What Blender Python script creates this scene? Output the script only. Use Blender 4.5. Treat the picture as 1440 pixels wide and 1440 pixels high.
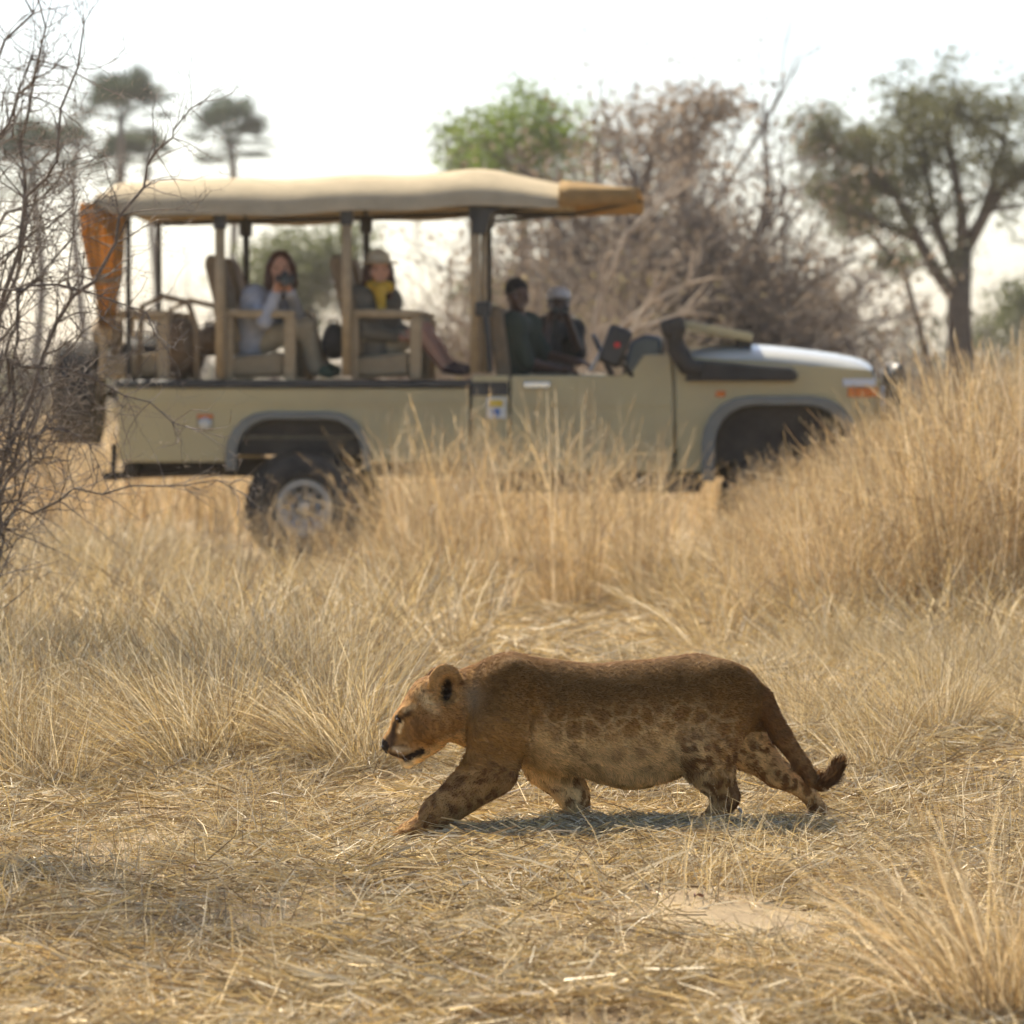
import bpy, math, random
import numpy as np
from mathutils import Vector, Matrix

S = bpy.context.scene
R = math.radians
for o in list(bpy.data.objects): bpy.data.objects.remove(o)

# ------------------------------------------------------------------ camera
F_PX = 6000.0            # focal length in pixels of a 1440 px wide frame
CAM_H = 1.3
HOR = 536.0              # row of the horizon
cam_d = bpy.data.cameras.new('camera')
cam = bpy.data.objects.new('camera', cam_d); S.collection.objects.link(cam)
cam.location = (0, 0, CAM_H)
cam.rotation_euler = (R(90) - math.atan((720 - HOR) / F_PX), 0, 0)
cam_d.sensor_fit = 'HORIZONTAL'; cam_d.sensor_width = 24.0; cam_d.lens = 100.0
cam_d.clip_start = 0.5; cam_d.clip_end = 6000
cam_d.dof.use_dof = True; cam_d.dof.focus_distance = 12.15; cam_d.dof.aperture_fstop = 3.6
cam_d.dof.aperture_blades = 9
S.camera = cam

# ------------------------------------------------------------------ light
SUN_EL, SUN_AZ = R(47), R(-30)      # azimuth from +Y (ahead), negative = to the left
world = bpy.data.worlds.new('World'); S.world = world; world.use_nodes = True
wn = world.node_tree; bg = wn.nodes['Background']
sky = wn.nodes.new('ShaderNodeTexSky'); sky.sky_type = 'NISHITA'; sky.sun_disc = False
sky.sun_elevation = SUN_EL; sky.sun_rotation = SUN_AZ
sky.air_density = 0.9; sky.dust_density = 3.0; sky.ozone_density = 1.0; sky.altitude = 900
wn.links.new(sky.outputs[0], bg.inputs['Color']); bg.inputs['Strength'].default_value = 0.088
sd = bpy.data.lights.new('sun', 'SUN'); sd.energy = 5.0; sd.angle = R(0.7); sd.color = (1.0, 0.91, 0.75)
sun = bpy.data.objects.new('sun', sd); S.collection.objects.link(sun)
tosun = Vector((math.sin(SUN_AZ) * math.cos(SUN_EL), math.cos(SUN_AZ) * math.cos(SUN_EL), math.sin(SUN_EL)))
sun.rotation_euler = (-tosun).to_track_quat('-Z', 'Y').to_euler()
sun.location = (0, 20, 30)
S.view_settings.view_transform = 'Standard'; S.view_settings.look = 'None'
S.view_settings.gamma = 1.0; S.view_settings.use_curve_mapping = False
S.view_settings.exposure = 1.1
S.render.engine = 'CYCLES'
S.cycles.use_denoising = True
S.cycles.max_bounces = 4; S.cycles.diffuse_bounces = 3; S.cycles.glossy_bounces = 2; S.cycles.transmission_bounces = 3
S.cycles.transparent_max_bounces = 8; S.cycles.volume_bounces = 0
S.cycles.use_adaptive_sampling = True; S.cycles.adaptive_threshold = 0.04
S.cycles.sample_clamp_indirect = 6

def W(px, py, d):
    """point seen at (px,py) of the 1440 frame, d metres ahead"""
    return Vector(((px - 720) / F_PX * d, d, CAM_H + (HOR - py) / F_PX * d))

# ------------------------------------------------------------------ materials
def _nt(name):
    m = bpy.data.materials.new(name); m.use_nodes = True
    return m, m.node_tree, m.node_tree.nodes['Principled BSDF']

def mat(name, col, rough=0.6, var=0.25, scale=8.0, bump=0.0, bscale=60.0, metal=0.0, spec=0.5, dust=0.0, transl=0.0, tcol=None, coat=0.0):
    m, t, b = _nt(name)
    N = t.nodes; L = t.links
    tc = N.new('ShaderNodeTexCoord')
    nz = N.new('ShaderNodeTexNoise'); nz.inputs['Scale'].default_value = scale; nz.inputs['Detail'].default_value = 6; nz.inputs['Roughness'].default_value = 0.65
    L.new(tc.outputs['Object'], nz.inputs['Vector'])
    rp = N.new('ShaderNodeValToRGB')
    rp.color_ramp.elements[0].position = 0.3; rp.color_ramp.elements[1].position = 0.7
    c = np.array(col[:3])
    rp.color_ramp.elements[0].color = (*(c * (1 - var)), 1); rp.color_ramp.elements[1].color = (*np.clip(c * (1 + var), 0, 1), 1)
    L.new(nz.outputs['Fac'], rp.inputs['Fac'])
    out = rp.outputs['Color']
    if dust > 0:
        n2 = N.new('ShaderNodeTexNoise'); n2.inputs['Scale'].default_value = 2.3; n2.inputs['Detail'].default_value = 8
        L.new(tc.outputs['Object'], n2.inputs['Vector'])
        r2 = N.new('ShaderNodeMapRange'); r2.inputs[1].default_value = 0.35; r2.inputs[2].default_value = 0.75; r2.inputs[4].default_value = dust
        L.new(n2.outputs['Fac'], r2.inputs[0])
        mx = N.new('ShaderNodeMixRGB'); mx.inputs['Color2'].default_value = (0.36, 0.27, 0.17, 1)
        L.new(r2.outputs[0], mx.inputs['Fac']); L.new(out, mx.inputs['Color1']); out = mx.outputs['Color']
    L.new(out, b.inputs['Base Color'])
    b.inputs['Roughness'].default_value = rough; b.inputs['Metallic'].default_value = metal
    b.inputs['Specular IOR Level'].default_value = spec
    if coat: b.inputs['Coat Weight'].default_value = coat
    if bump > 0:
        n3 = N.new('ShaderNodeTexNoise'); n3.inputs['Scale'].default_value = bscale; n3.inputs['Detail'].default_value = 4
        L.new(tc.outputs['Object'], n3.inputs['Vector'])
        bp = N.new('ShaderNodeBump'); bp.inputs['Strength'].default_value = bump; bp.inputs['Distance'].default_value = 0.02
        L.new(n3.outputs['Fac'], bp.inputs['Height']); L.new(bp.outputs[0], b.inputs['Normal'])
    if transl > 0:
        tr = N.new('ShaderNodeBsdfTranslucent')
        if tcol is not None: tr.inputs['Color'].default_value = (*tcol, 1)
        else: L.new(out, tr.inputs['Color'])
        ms = N.new('ShaderNodeMixShader'); ms.inputs[0].default_value = transl
        L.new(b.outputs[0], ms.inputs[1]); L.new(tr.outputs[0], ms.inputs[2])
        L.new(ms.outputs[0], N['Material Output'].inputs['Surface'])
    return m

def tint_mat(name, transl=0.35, rough=0.5, spec=0.3, rnd=0.25, attr='tint', mul=(1, 1, 1), patch=0.0):
    """colour from a per-blade attribute, varied per clump"""
    m, t, b = _nt(name); N = t.nodes; L = t.links
    at = N.new('ShaderNodeAttribute'); at.attribute_name = attr
    oi = N.new('ShaderNodeObjectInfo')
    mr = N.new('ShaderNodeMapRange'); mr.inputs[3].default_value = 1 - rnd; mr.inputs[4].default_value = 1 + rnd * 0.6
    L.new(oi.outputs['Random'], mr.inputs[0])
    mu = N.new('ShaderNodeMixRGB'); mu.blend_type = 'MULTIPLY'; mu.inputs[0].default_value = 1
    L.new(at.outputs['Color'], mu.inputs[1]); L.new(mr.outputs[0], mu.inputs[2])
    m2 = N.new('ShaderNodeMixRGB'); m2.blend_type = 'MULTIPLY'; m2.inputs[0].default_value = 1; m2.inputs[2].default_value = (*mul, 1)
    L.new(mu.outputs[0], m2.inputs[1])
    L.new(m2.outputs[0], b.inputs['Base Color']); b.inputs['Roughness'].default_value = rough; b.inputs['Specular IOR Level'].default_value = spec
    if transl > 0:
        tr = N.new('ShaderNodeBsdfTranslucent'); L.new(m2.outputs[0], tr.inputs['Color'])
        ms = N.new('ShaderNodeMixShader'); ms.inputs[0].default_value = transl
        L.new(b.outputs[0], ms.inputs[1]); L.new(tr.outputs[0], ms.inputs[2]); L.new(ms.outputs[0], N['Material Output'].inputs['Surface'])
    return m

# ------------------------------------------------------------------ object helpers
def link(o): S.collection.objects.link(o); return o

def tag(o, label=None, cat=None, group=None, kind=None):
    if label: o['label'] = label
    if cat: o['category'] = cat
    if group: o['group'] = group
    if kind: o['kind'] = kind
    return o

def empty(name, loc=(0, 0, 0), rz=0.0, label=None, cat=None, group=None):
    o = bpy.data.objects.new(name, None); link(o); o.empty_display_size = 0.1
    o.location = loc; o.rotation_euler = (0, 0, rz)
    return tag(o, label, cat, group)

def npmesh(name, verts, *faces, smooth=False, attrs=None):
    """mesh from arrays; faces = any number of (M,k) int arrays"""
    me = bpy.data.meshes.new(name)
    verts = np.asarray(verts, np.float32).reshape(-1, 3)
    faces = [np.asarray(f, np.int32) for f in faces if len(f)]
    me.vertices.add(len(verts)); me.vertices.foreach_set('co', verts.ravel())
    nl = sum(f.size for f in faces); nf = sum(len(f) for f in faces)
    me.loops.add(nl); me.polygons.add(nf)
    me.loops.foreach_set('vertex_index', np.concatenate([f.ravel() for f in faces]))
    tot = np.concatenate([np.full(len(f), f.shape[1], np.int32) for f in faces])
    st = np.concatenate([[0], np.cumsum(tot)[:-1]]).astype(np.int32)
    me.polygons.foreach_set('loop_start', st)
    if smooth: me.polygons.foreach_set('use_smooth', np.ones(nf, bool))
    for k, a in (attrs or {}).items():
        at = me.attributes.new(k, 'FLOAT_COLOR', 'POINT')
        c = np.ones((len(verts), 4), np.float32); c[:, :3] = a
        at.data.foreach_set('color', c.ravel())
    me.update(calc_edges=True); me.validate()
    return me

def meshobj(name, me, m=None, parent=None, loc=(0, 0, 0)):
    o = bpy.data.objects.new(name, me); link(o)
    if m is not None:
        me.materials.clear(); me.materials.append(m)
    if parent is not None: o.parent = parent
    o.location = loc
    return o

class MB:
    """collects simple solids into one mesh"""
    def __init__(s): s.v = []; s.f = []
    def add(s, v, f):
        n = len(s.v); s.v += [tuple(p) for p in v]; s.f += [tuple(i + n for i in q) for q in f]; return s
    def box(s, lo, hi, M=None):
        x0, y0, z0 = lo; x1, y1, z1 = hi
        v = [(x, y, z) for x in (x0, x1) for y in (y0, y1) for z in (z0, z1)]
        if M is not None: v = [M @ Vector(p) for p in v]
        return s.add(v, [(0, 1, 3, 2), (4, 6, 7, 5), (0, 4, 5, 1), (2, 3, 7, 6), (0, 2, 6, 4), (1, 5, 7, 3)])
    def prism(s, poly, y0, y1):
        """polygon in x,z, extruded along y"""
        n = len(poly)
        v = [(x, y0, z) for x, z in poly] + [(x, y1, z) for x, z in poly]
        f = [tuple(range(n)), tuple(range(2 * n - 1, n - 1, -1))] + [(i, i + n, (i + 1) % n + n, (i + 1) % n) for i in range(n)]
        return s.add(v, f)
    def tube(s, pts, r, n=10, caps=True):
        pts = [Vector(p) for p in pts]; k = len(pts)
        rr = r if hasattr(r, '__len__') else [r] * k
        up = Vector((0.13, 0.21, 0.97)); v = []
        for i, p in enumerate(pts):
            d = (pts[min(i + 1, k - 1)] - pts[max(i - 1, 0)]).normalized()
            a = d.cross(up)
            if a.length < 0.05: a = d.cross(Vector((1, 0, 0)))
            a.normalize(); b = d.cross(a)
            v += [p + (a * math.cos(t * 2 * math.pi / n) + b * math.sin(t * 2 * math.pi / n)) * rr[i] for t in range(n)]
        f = [(i * n + j, i * n + (j + 1) % n, (i + 1) * n + (j + 1) % n, (i + 1) * n + j) for i in range(k - 1) for j in range(n)]
        if caps: f += [tuple(range(n - 1, -1, -1)), tuple((k - 1) * n + j for j in range(n))]
        return s.add(v, f)
    def lathe(s, prof, c, axis='y', n=32):
        """prof = (radius, offset along axis) closed loop"""
        k = len(prof); v = []
        for r, h in prof:
            for j in range(n):
                a = 2 * math.pi * j / n; q = (r * math.cos(a), r * math.sin(a))
                p = {'y': (q[0], h, q[1]), 'z': (q[0], q[1], h), 'x': (h, q[0], q[1])}[axis]
                v.append((p[0] + c[0], p[1] + c[1], p[2] + c[2]))
        f = [(i * n + j, i * n + (j + 1) % n, ((i + 1) % k) * n + (j + 1) % n, ((i + 1) % k) * n + j) for i in range(k) for j in range(n)]
        return s.add(v, f)
    def sheet(s, G):
        """grid of points [row][col]"""
        h, w = len(G), len(G[0])
        return s.add([p for r in G for p in r], [(i * w + j, i * w + j + 1, (i + 1) * w + j + 1, (i + 1) * w + j) for i in range(h - 1) for j in range(w - 1)])
    def build(s, name, m, parent=None, bevel=0.0, smooth=False, solid=0.0, sub=0, label=None, seg=2):
        me = bpy.data.meshes.new(name); me.from_pydata(s.v, [], s.f); me.update()
        import bmesh
        b = bmesh.new(); b.from_mesh(me); bmesh.ops.recalc_face_normals(b, faces=b.faces); b.to_mesh(me); b.free()
        o = meshobj(name, me, m, parent)
        if smooth or bevel:
            me.polygons.foreach_set('use_smooth', np.ones(len(me.polygons), bool))
            if not smooth: me.set_sharp_from_angle(angle=R(35)) if hasattr(me, 'set_sharp_from_angle') else None
        if solid: md = o.modifiers.new('thickness', 'SOLIDIFY'); md.thickness = solid; md.offset = 0
        if sub: md = o.modifiers.new('smooth', 'SUBSURF'); md.levels = sub; md.render_levels = sub
        if bevel:
            md = o.modifiers.new('bevel', 'BEVEL'); md.width = bevel; md.segments = seg; md.limit_method = 'ANGLE'; md.angle_limit = R(40)
        if label: o['label'] = label
        return o

# ------------------------------------------------------------------ implicit solids -> one continuous mesh
def _sm(a, b, k):
    h = np.clip(0.5 + 0.5 * (b - a) / k, 0, 1)
    return b + (a - b) * h - k * h * (1 - h)

def rc(a, b, r1, r2, k=0.02, sy=1.0, sub=False): return ('rc', np.array(a, float), np.array(b, float), r1, r2, k, sy, sub)
def el(c, r, k=0.02, B=None, sub=False): return ('el', np.array(c, float), np.array(r, float), B, 0, k, 1.0, sub)

def sdf_mesh(name, prims, h, smooth_iter=1, clip=None):
    lo = np.full(3, 1e9); hi = -lo
    bbs = []
    for p in prims:
        if p[0] == 'rc':
            r = np.array([max(p[3], p[4])] * 3); r[1] *= p[6]
            l = np.minimum(p[1], p[2]) - r; u = np.maximum(p[1], p[2]) + r
        else:
            r = p[2] if p[3] is None else np.full(3, max(p[2])); l = p[1] - r; u = p[1] + r
        bbs.append((l - p[5] - 3 * h, u + p[5] + 3 * h))
        if not p[7]: lo = np.minimum(lo, l); hi = np.maximum(hi, u)
    lo = lo - 4 * h; hi = hi + 4 * h
    n = np.ceil((hi - lo) / h).astype(int) + 1
    V = np.full(n, 0.5, np.float32)
    ax = [lo[i] + h * np.arange(n[i]) for i in range(3)]
    for p, (l, u) in zip(prims, bbs):
        i0 = np.clip(np.floor((l - lo) / h).astype(int), 0, n - 1); i1 = np.clip(np.ceil((u - lo) / h).astype(int) + 1, 1, n)
        if (i1 <= i0).any(): continue
        X = ax[0][i0[0]:i1[0], None, None]; Y = ax[1][None, i0[1]:i1[1], None]; Z = ax[2][None, None, i0[2]:i1[2]]
        if p[0] == 'rc':
            a, b, r1, r2, sy = p[1], p[2], p[3], p[4], p[6]
            ab = b - a; ab = ab * np.array([1, 1 / sy, 1]); L2 = max(ab @ ab, 1e-9)
            dx = X - a[0]; dy = (Y - a[1]) / sy; dz = Z - a[2]
            t = np.clip((dx * ab[0] + dy * ab[1] + dz * ab[2]) / L2, 0, 1)
            d = np.sqrt((dx - t * ab[0]) ** 2 + (dy - t * ab[1]) ** 2 + (dz - t * ab[2]) ** 2) - (r1 + (r2 - r1) * t)
            if sy < 1: d = d * (0.5 + 0.5 * sy)
        else:
            c, r, B = p[1], p[2], p[3]
            dx, dy, dz = X - c[0], Y - c[1], Z - c[2]
            if B is not None:
                dx, dy, dz = (B[0][0] * dx + B[0][1] * dy + B[0][2] * dz, B[1][0] * dx + B[1][1] * dy + B[1][2] * dz, B[2][0] * dx + B[2][1] * dy + B[2][2] * dz)
            k0 = np.sqrt((dx / r[0]) ** 2 + (dy / r[1]) ** 2 + (dz / r[2]) ** 2)
            k1 = np.sqrt((dx / r[0] ** 2) ** 2 + (dy / r[1] ** 2) ** 2 + (dz / r[2] ** 2) ** 2) + 1e-6
            d = k0 * (k0 - 1) / k1
        sl = (slice(i0[0], i1[0]), slice(i0[1], i1[1]), slice(i0[2], i1[2]))
        V[sl] = -_sm(-V[sl], d, p[5]) if p[7] else _sm(V[sl], d, p[5])
    if clip is not None:
        V = np.maximum(V, clip(ax[0][:, None, None], ax[1][None, :, None], ax[2][None, None, :]).astype(np.float32))
    v, f = surface_nets(V, lo, h)
    me = npmesh(name, v, f, smooth=True)
    if smooth_iter:
        import bmesh
        b = bmesh.new(); b.from_mesh(me)
        for _ in range(smooth_iter): bmesh.ops.smooth_vert(b, verts=b.verts, factor=0.5, use_axis_x=True, use_axis_y=True, use_axis_z=True)
        b.to_mesh(me); b.free()
    return me

def surface_nets(V, lo, h):
    s = V < 0
    n = np.array(V.shape); c = n - 1
    acc = np.zeros((*c, 3), np.float32); cnt = np.zeros(c, np.float32)
    for axis in range(3):
        o1, o2 = [a for a in range(3) if a != axis]
        A = [slice(None)] * 3; Bs = [slice(None)] * 3
        A[axis] = slice(0, -1); Bs[axis] = slice(1, None)
        va, vb = V[tuple(A)], V[tuple(Bs)]
        cr = (va < 0) != (vb < 0)
        t = np.where(cr, va / np.where(cr, va - vb, 1), 0)
        for q1 in (0, 1):
            for q2 in (0, 1):
                sl = [slice(None)] * 3
                sl[o1] = slice(q1, q1 + c[o1]); sl[o2] = slice(q2, q2 + c[o2])
                m = cr[tuple(sl)]; cnt += m
                acc[..., axis] += np.where(m, t[tuple(sl)], 0); acc[..., o1] += m * q1; acc[..., o2] += m * q2
    act = cnt > 0
    idx = np.full(c, -1, np.int64); idx[act] = np.arange(act.sum())
    I = np.argwhere(act)
    verts = lo + h * (I + acc[act] / cnt[act][:, None])
    F = []
    for axis in range(3):
        o1, o2 = [(1, 2), (2, 0), (0, 1)][axis]
        A = [slice(None)] * 3; Bs = [slice(None)] * 3
        A[axis] = slice(0, -1); Bs[axis] = slice(1, None)
        sa, sb = s[tuple(A)], s[tuple(Bs)]
        E = np.argwhere(sa != sb)
        E = E[(E[:, o1] > 0) & (E[:, o2] > 0) & (E[:, o1] < c[o1]) & (E[:, o2] < c[o2])]
        def cell(d1, d2):
            Q = E.copy(); Q[:, o1] += d1; Q[:, o2] += d2; return idx[Q[:, 0], Q[:, 1], Q[:, 2]]
        q = np.stack([cell(-1, -1), cell(0, -1), cell(0, 0), cell(-1, 0)], 1)
        fl = ~sa[E[:, 0], E[:, 1], E[:, 2]]
        q[fl] = q[fl][:, ::-1]
        F.append(q)
    return verts, np.concatenate(F)

# ------------------------------------------------------------------ ribbons and twigs in bulk
def ribbons(rng, base, az, th0, curl, length, width, segs=4, taper=0.35, wob=0.25, azdrift=0.3):
    """curved grass blades: arrays of n -> verts, quads, per-vertex blade index"""
    n = len(base)
    P = np.zeros((n, segs + 1, 3)); P[:, 0] = base
    a = az.copy(); th = th0.copy()
    side0 = rng.uniform(0, 2 * np.pi, n)
    D = np.zeros((n, segs + 1, 3))
    for i in range(segs):
        d = np.stack([np.sin(th) * np.cos(a), np.sin(th) * np.sin(a), np.cos(th)], 1)
        D[:, i] = d; P[:, i + 1] = P[:, i] + d * (length / segs)[:, None]
        th = th + curl / segs + rng.normal(0, wob / segs, n); a = a + rng.normal(0, azdrift / segs, n)
    D[:, segs] = D[:, segs - 1]
    ref = np.stack([np.cos(side0), np.sin(side0), rng.uniform(-.3, .3, n)], 1)
    sd = np.cross(D, ref[:, None, :]); sd /= np.linalg.norm(sd, axis=2, keepdims=True) + 1e-9
    w = width[:, None] * np.linspace(1, taper, segs + 1)[None, :] * 0.5
    V = np.stack([P - sd * w[..., None], P + sd * w[..., None]], 2).reshape(-1, 3)
    b = (np.arange(n) * (segs + 1) * 2)[:, None] + (np.arange(segs) * 2)[None, :]
    q = np.stack([b, b + 1, b + 3, b + 2], 2).reshape(-1, 4)
    return V, q, np.repeat(np.arange(n), (segs + 1) * 2), P

def seg_mesh(name, P0, P1, R0, R1, sides=4):
    P0 = np.asarray(P0, float); P1 = np.asarray(P1, float); R0 = np.asarray(R0, float); R1 = np.asarray(R1, float)
    d = P1 - P0; L = np.linalg.norm(d, axis=1, keepdims=True) + 1e-9; d = d / L
    P1 = P1 + d * R1[:, None] * 0.6
    ref = np.where(np.abs(d[:, 2:3]) > 0.9, np.array([[1., 0, 0]]), np.array([[0, 0, 1.]]))
    a = np.cross(d, ref); a /= np.linalg.norm(a, axis=1, keepdims=True); b = np.cross(d, a)
    an = np.arange(sides) * 2 * np.pi / sides
    ring = a[:, None] * np.cos(an)[None, :, None] + b[:, None] * np.sin(an)[None, :, None]
    V = np.stack([P0[:, None] + ring * R0[:, None, None], P1[:, None] + ring * R1[:, None, None]], 1)
    n = len(P0); o = (np.arange(n) * 2 * sides)[:, None]; j = np.arange(sides)[None, :]; j2 = (j + 1) % sides
    q = np.stack([o + j, o + j2, o + sides + j2, o + sides + j], 2).reshape(-1, 4)
    return npmesh(name, V.reshape(-1, 3), q, smooth=True)

def grow(rng, p, d, L, r, depth, out, tips, nseg=4, kids=(2, 4), spread=0.7, bend=0.25, up=0.05, shrink=0.68, rs=0.55, along=0.3):
    """one branch and its children; out gets (level,p0,p1,r0,r1)"""
    p = np.array(p, float); d = np.array(d, float); d /= np.linalg.norm(d)
    pts = [p]; rad = [r]
    for i in range(nseg):
        d = d + rng.normal(0, bend, 3) * 0.5 + np.array([0, 0, up]); d /= np.linalg.norm(d)
        q = p + d * L / nseg; r1 = r * (1 - (1 - rs) * (i + 1) / nseg)
        out.append((depth, p, q, rad[-1], r1)); p = q; pts.append(q); rad.append(r1)
    if depth == 0:
        tips.append(p); return
    for k in range(rng.integers(kids[0], kids[1] + 1)):
        t = rng.uniform(along, 1.0) if k else 1.0
        i = min(int(t * nseg), nseg - 1); f = t * nseg - i
        q = pts[i] * (1 - f) + pts[i + 1] * f
        nd = d + rng.normal(0, spread, 3); nd /= np.linalg.norm(nd)
        grow(rng, q, nd, L * shrink * rng.uniform(0.7, 1.25), rad[i] * rng.uniform(0.5, 0.75), depth - 1, out, tips, nseg, kids, spread, bend, up, shrink, rs, along)

def leaf_quads(rng, pts, per, spread, size, flat=1.0):
    pts = np.asarray(pts); c = np.repeat(pts, per, 0) + rng.normal(0, spread, (len(pts) * per, 3)) * np.array([1, 1, flat])
    n = len(c)
    a = rng.normal(0, 1, (n, 3)); a /= np.linalg.norm(a, axis=1, keepdims=True)
    b = np.cross(a, rng.normal(0, 1, (n, 3))); b /= np.linalg.norm(b, axis=1, keepdims=True)
    s = size * rng.uniform(0.6, 1.3, (n, 1))
    V = np.stack([c - a * s, c - b * s * .45, c + a * s, c + b * s * .45], 1).reshape(-1, 3)
    q = np.arange(n * 4).reshape(-1, 4)
    return V, q, c
# ------------------------------------------------------------------ ground
def gz(x, y):
    x = np.asarray(x, float); y = np.asarray(y, float)
    z = 0.014 * np.sin(8.3 * x + 2.3 * np.sin(y * 3)) * np.sin(5.1 * y + x) + 0.018 * np.sin(x * 2.1 + 0.7 * y) + 0.014 * np.sin(x * 4.3 - 1.9 * y + 1.0) + 0.010 * np.sin(6.1 * x + 3.3 * y + 2)
    z = z + 0.02 * np.sin(0.45 * y + 0.9 * x)
    # a slight rise under the cub's hind quarters, a little hollow under its leading paw
    near = np.exp(-((x - 0.3) ** 2 / 1.2 + (y - 12.2) ** 2 / 0.5) ** 2)
    z = z * (1 - near) + near * np.interp(x, [-.45, -.15, .0, .15, .35, .6, .9, 1.2], [-.012, -.011, .012, .036, .033, .020, .008, .006])
    # low swell to the right, where the tall grass stands
    z = z + 0.12 / (1 + np.exp(-(x - 0.045 * y - 0.9) / 0.4)) * np.exp(-((y - 24) / 6.0) ** 2)
    far = np.clip((y - 45) / 60, 0, 1)
    return z + far * 0.25 * np.sin(x * 0.05 + y * 0.031)

def _axis(lo, hi, step, out_lo, out_hi, g=1.22):
    a = list(np.arange(lo, hi + 1e-6, step)); s = step
    while a[-1] < out_hi: s *= g; a.append(a[-1] + s)
    s = step
    while a[0] > out_lo: s *= g; a.insert(0, a[0] - s)
    return np.array(a)
xs = _axis(-5, 5.5, 0.13, -2500, 2500, 1.3); ys = _axis(7, 34, 0.17, -300, 4500, 1.3)
GX, GY = np.meshgrid(xs, ys); GZ = gz(GX, GY)
gv = np.stack([GX, GY, GZ], 2).reshape(-1, 3); w_ = len(xs)
ii = (np.arange(len(ys) - 1)[:, None] * w_ + np.arange(w_ - 1)[None, :]).ravel()
gm = npmesh('ground', gv, np.stack([ii, ii + 1, ii + w_ + 1, ii + w_], 1), smooth=True)

def ground_mat():
    m, t, b = _nt('dry_soil'); N = t.nodes; L = t.links
    tc = N.new('ShaderNodeTexCoord')
    def noise(sc, det=8, vec=None, ro=0.65):
        n = N.new('ShaderNodeTexNoise'); n.inputs['Scale'].default_value = sc; n.inputs['Detail'].default_value = det; n.inputs['Roughness'].default_value = ro
        L.new(vec or tc.outputs['Object'], n.inputs['Vector']); return n.outputs['Fac']
    def ramp(f, stops):
        r = N.new('ShaderNodeValToRGB'); e = r.color_ramp.elements
        e[0].position, e[0].color = stops[0][0], (*stops[0][1], 1); e[1].position, e[1].color = stops[-1][0], (*stops[-1][1], 1)
        for p, c in stops[1:-1]: q = e.new(p); q.color = (*c, 1)
        L.new(f, r.inputs['Fac']); return r.outputs['Color']
    def mix(a, b_, f, mode='MIX'):
        x = N.new('ShaderNodeMixRGB'); x.blend_type = mode
        if isinstance(f, float): x.inputs[0].default_value = f
        else: L.new(f, x.inputs[0])
        L.new(a, x.inputs[1]); L.new(b_, x.inputs[2]); return x.outputs['Color']
    soil = ramp(noise(1.4), [(0.3, (0.22, 0.155, 0.095)), (0.55, (0.30, 0.22, 0.135)), (0.75, (0.38, 0.29, 0.18))])
    # stretched noise reads as matted straw between the modelled stems
    mp = N.new('ShaderNodeMapping'); mp.inputs['Scale'].default_value = (9, 42, 20); mp.inputs['Rotation'].default_value = (0, 0, 0.5)
    L.new(tc.outputs['Object'], mp.inputs['Vector'])
    st = ramp(noise(4, 6, mp.outputs[0], 0.8), [(0.35, (0.22, 0.15, 0.08)), (0.5, (0.46, 0.34, 0.19)), (0.68, (0.60, 0.47, 0.28))])
    col = mix(soil, st, ramp(noise(2.2, 4), [(0.35, (0.25,) * 3), (0.65, (0.9,) * 3)]))
    fine = ramp(noise(140, 3), [(0.3, (0.72,) * 3), (0.7, (1.0,) * 3)])
    col = mix(col, fine, 1.0, 'MULTIPLY')
    L.new(col, b.inputs['Base Color']); b.inputs['Roughness'].default_value = 0.9; b.inputs['Specular IOR Level'].default_value = 0.15
    bp = N.new('ShaderNodeBump'); bp.inputs['Strength'].default_value = 0.7; bp.inputs['Distance'].default_value = 0.02
    L.new(noise(45, 6), bp.inputs['Height']); L.new(bp.outputs[0], b.inputs['Normal'])
    return m
ground = meshobj('ground', gm, ground_mat()); tag(ground, kind='structure')

# ------------------------------------------------------------------ dry grass
STRAW = np.array([[0.66, 0.51, 0.27], [0.80, 0.66, 0.41], [0.54, 0.39, 0.18], [0.62, 0.45, 0.19], [0.86, 0.74, 0.52], [0.34, 0.235, 0.12], [0.60, 0.50, 0.33]])
GOLD = np.array([[0.64, 0.46, 0.22], [0.74, 0.57, 0.32], [0.54, 0.37, 0.17], [0.66, 0.51, 0.30], [0.40, 0.26, 0.13], [0.80, 0.66, 0.44]])

def tints(rng, n, pal):
    c = pal[rng.integers(0, len(pal), n)] * rng.uniform(0.5, 1.15, (n, 1))
    g = rng.random(n) < 0.07
    c[g] = c[g] * np.array([0.62, 0.60, 0.62])
    return c

def join_parts(name, parts, pal, rng):
    V = []; Q = []; C = []; o = 0
    for v, q, bi, n in parts:
        V.append(v); Q.append(q + o); o += len(v); C.append(tints(rng, n, pal)[bi])
    return npmesh(name, np.concatenate(V), np.concatenate(Q), smooth=False, attrs={'tint': np.concatenate(C)})

def seed_heads(rng, P, m, size=0.02, k=9):
    """little spikelets along the top of chosen stems (P = blade centre lines)"""
    tip = P[:m, -1]; pre = P[:m, -2]; d = tip - pre
    L = np.linalg.norm(d, axis=1, keepdims=True); dn = d / (L + 1e-9)
    B = []; A = []
    for i in range(k):
        B.append(tip - dn * (0.10 * i / k) * (L / L.mean()))
    base = np.concatenate(B); n = len(base); dd = np.tile(dn, (k, 1))
    az = np.arctan2(dd[:, 1], dd[:, 0]) + rng.normal(0, 0.9, n); th = np.arccos(np.clip(dd[:, 2], -1, 1)) + rng.normal(0, 0.35, n)
    return ribbons(rng, base, az, th, rng.normal(0, .3, n), rng.uniform(.6, 1.4, n) * size, np.full(n, 0.0035), segs=1, taper=0.3)[:3] + (n,)

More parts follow.
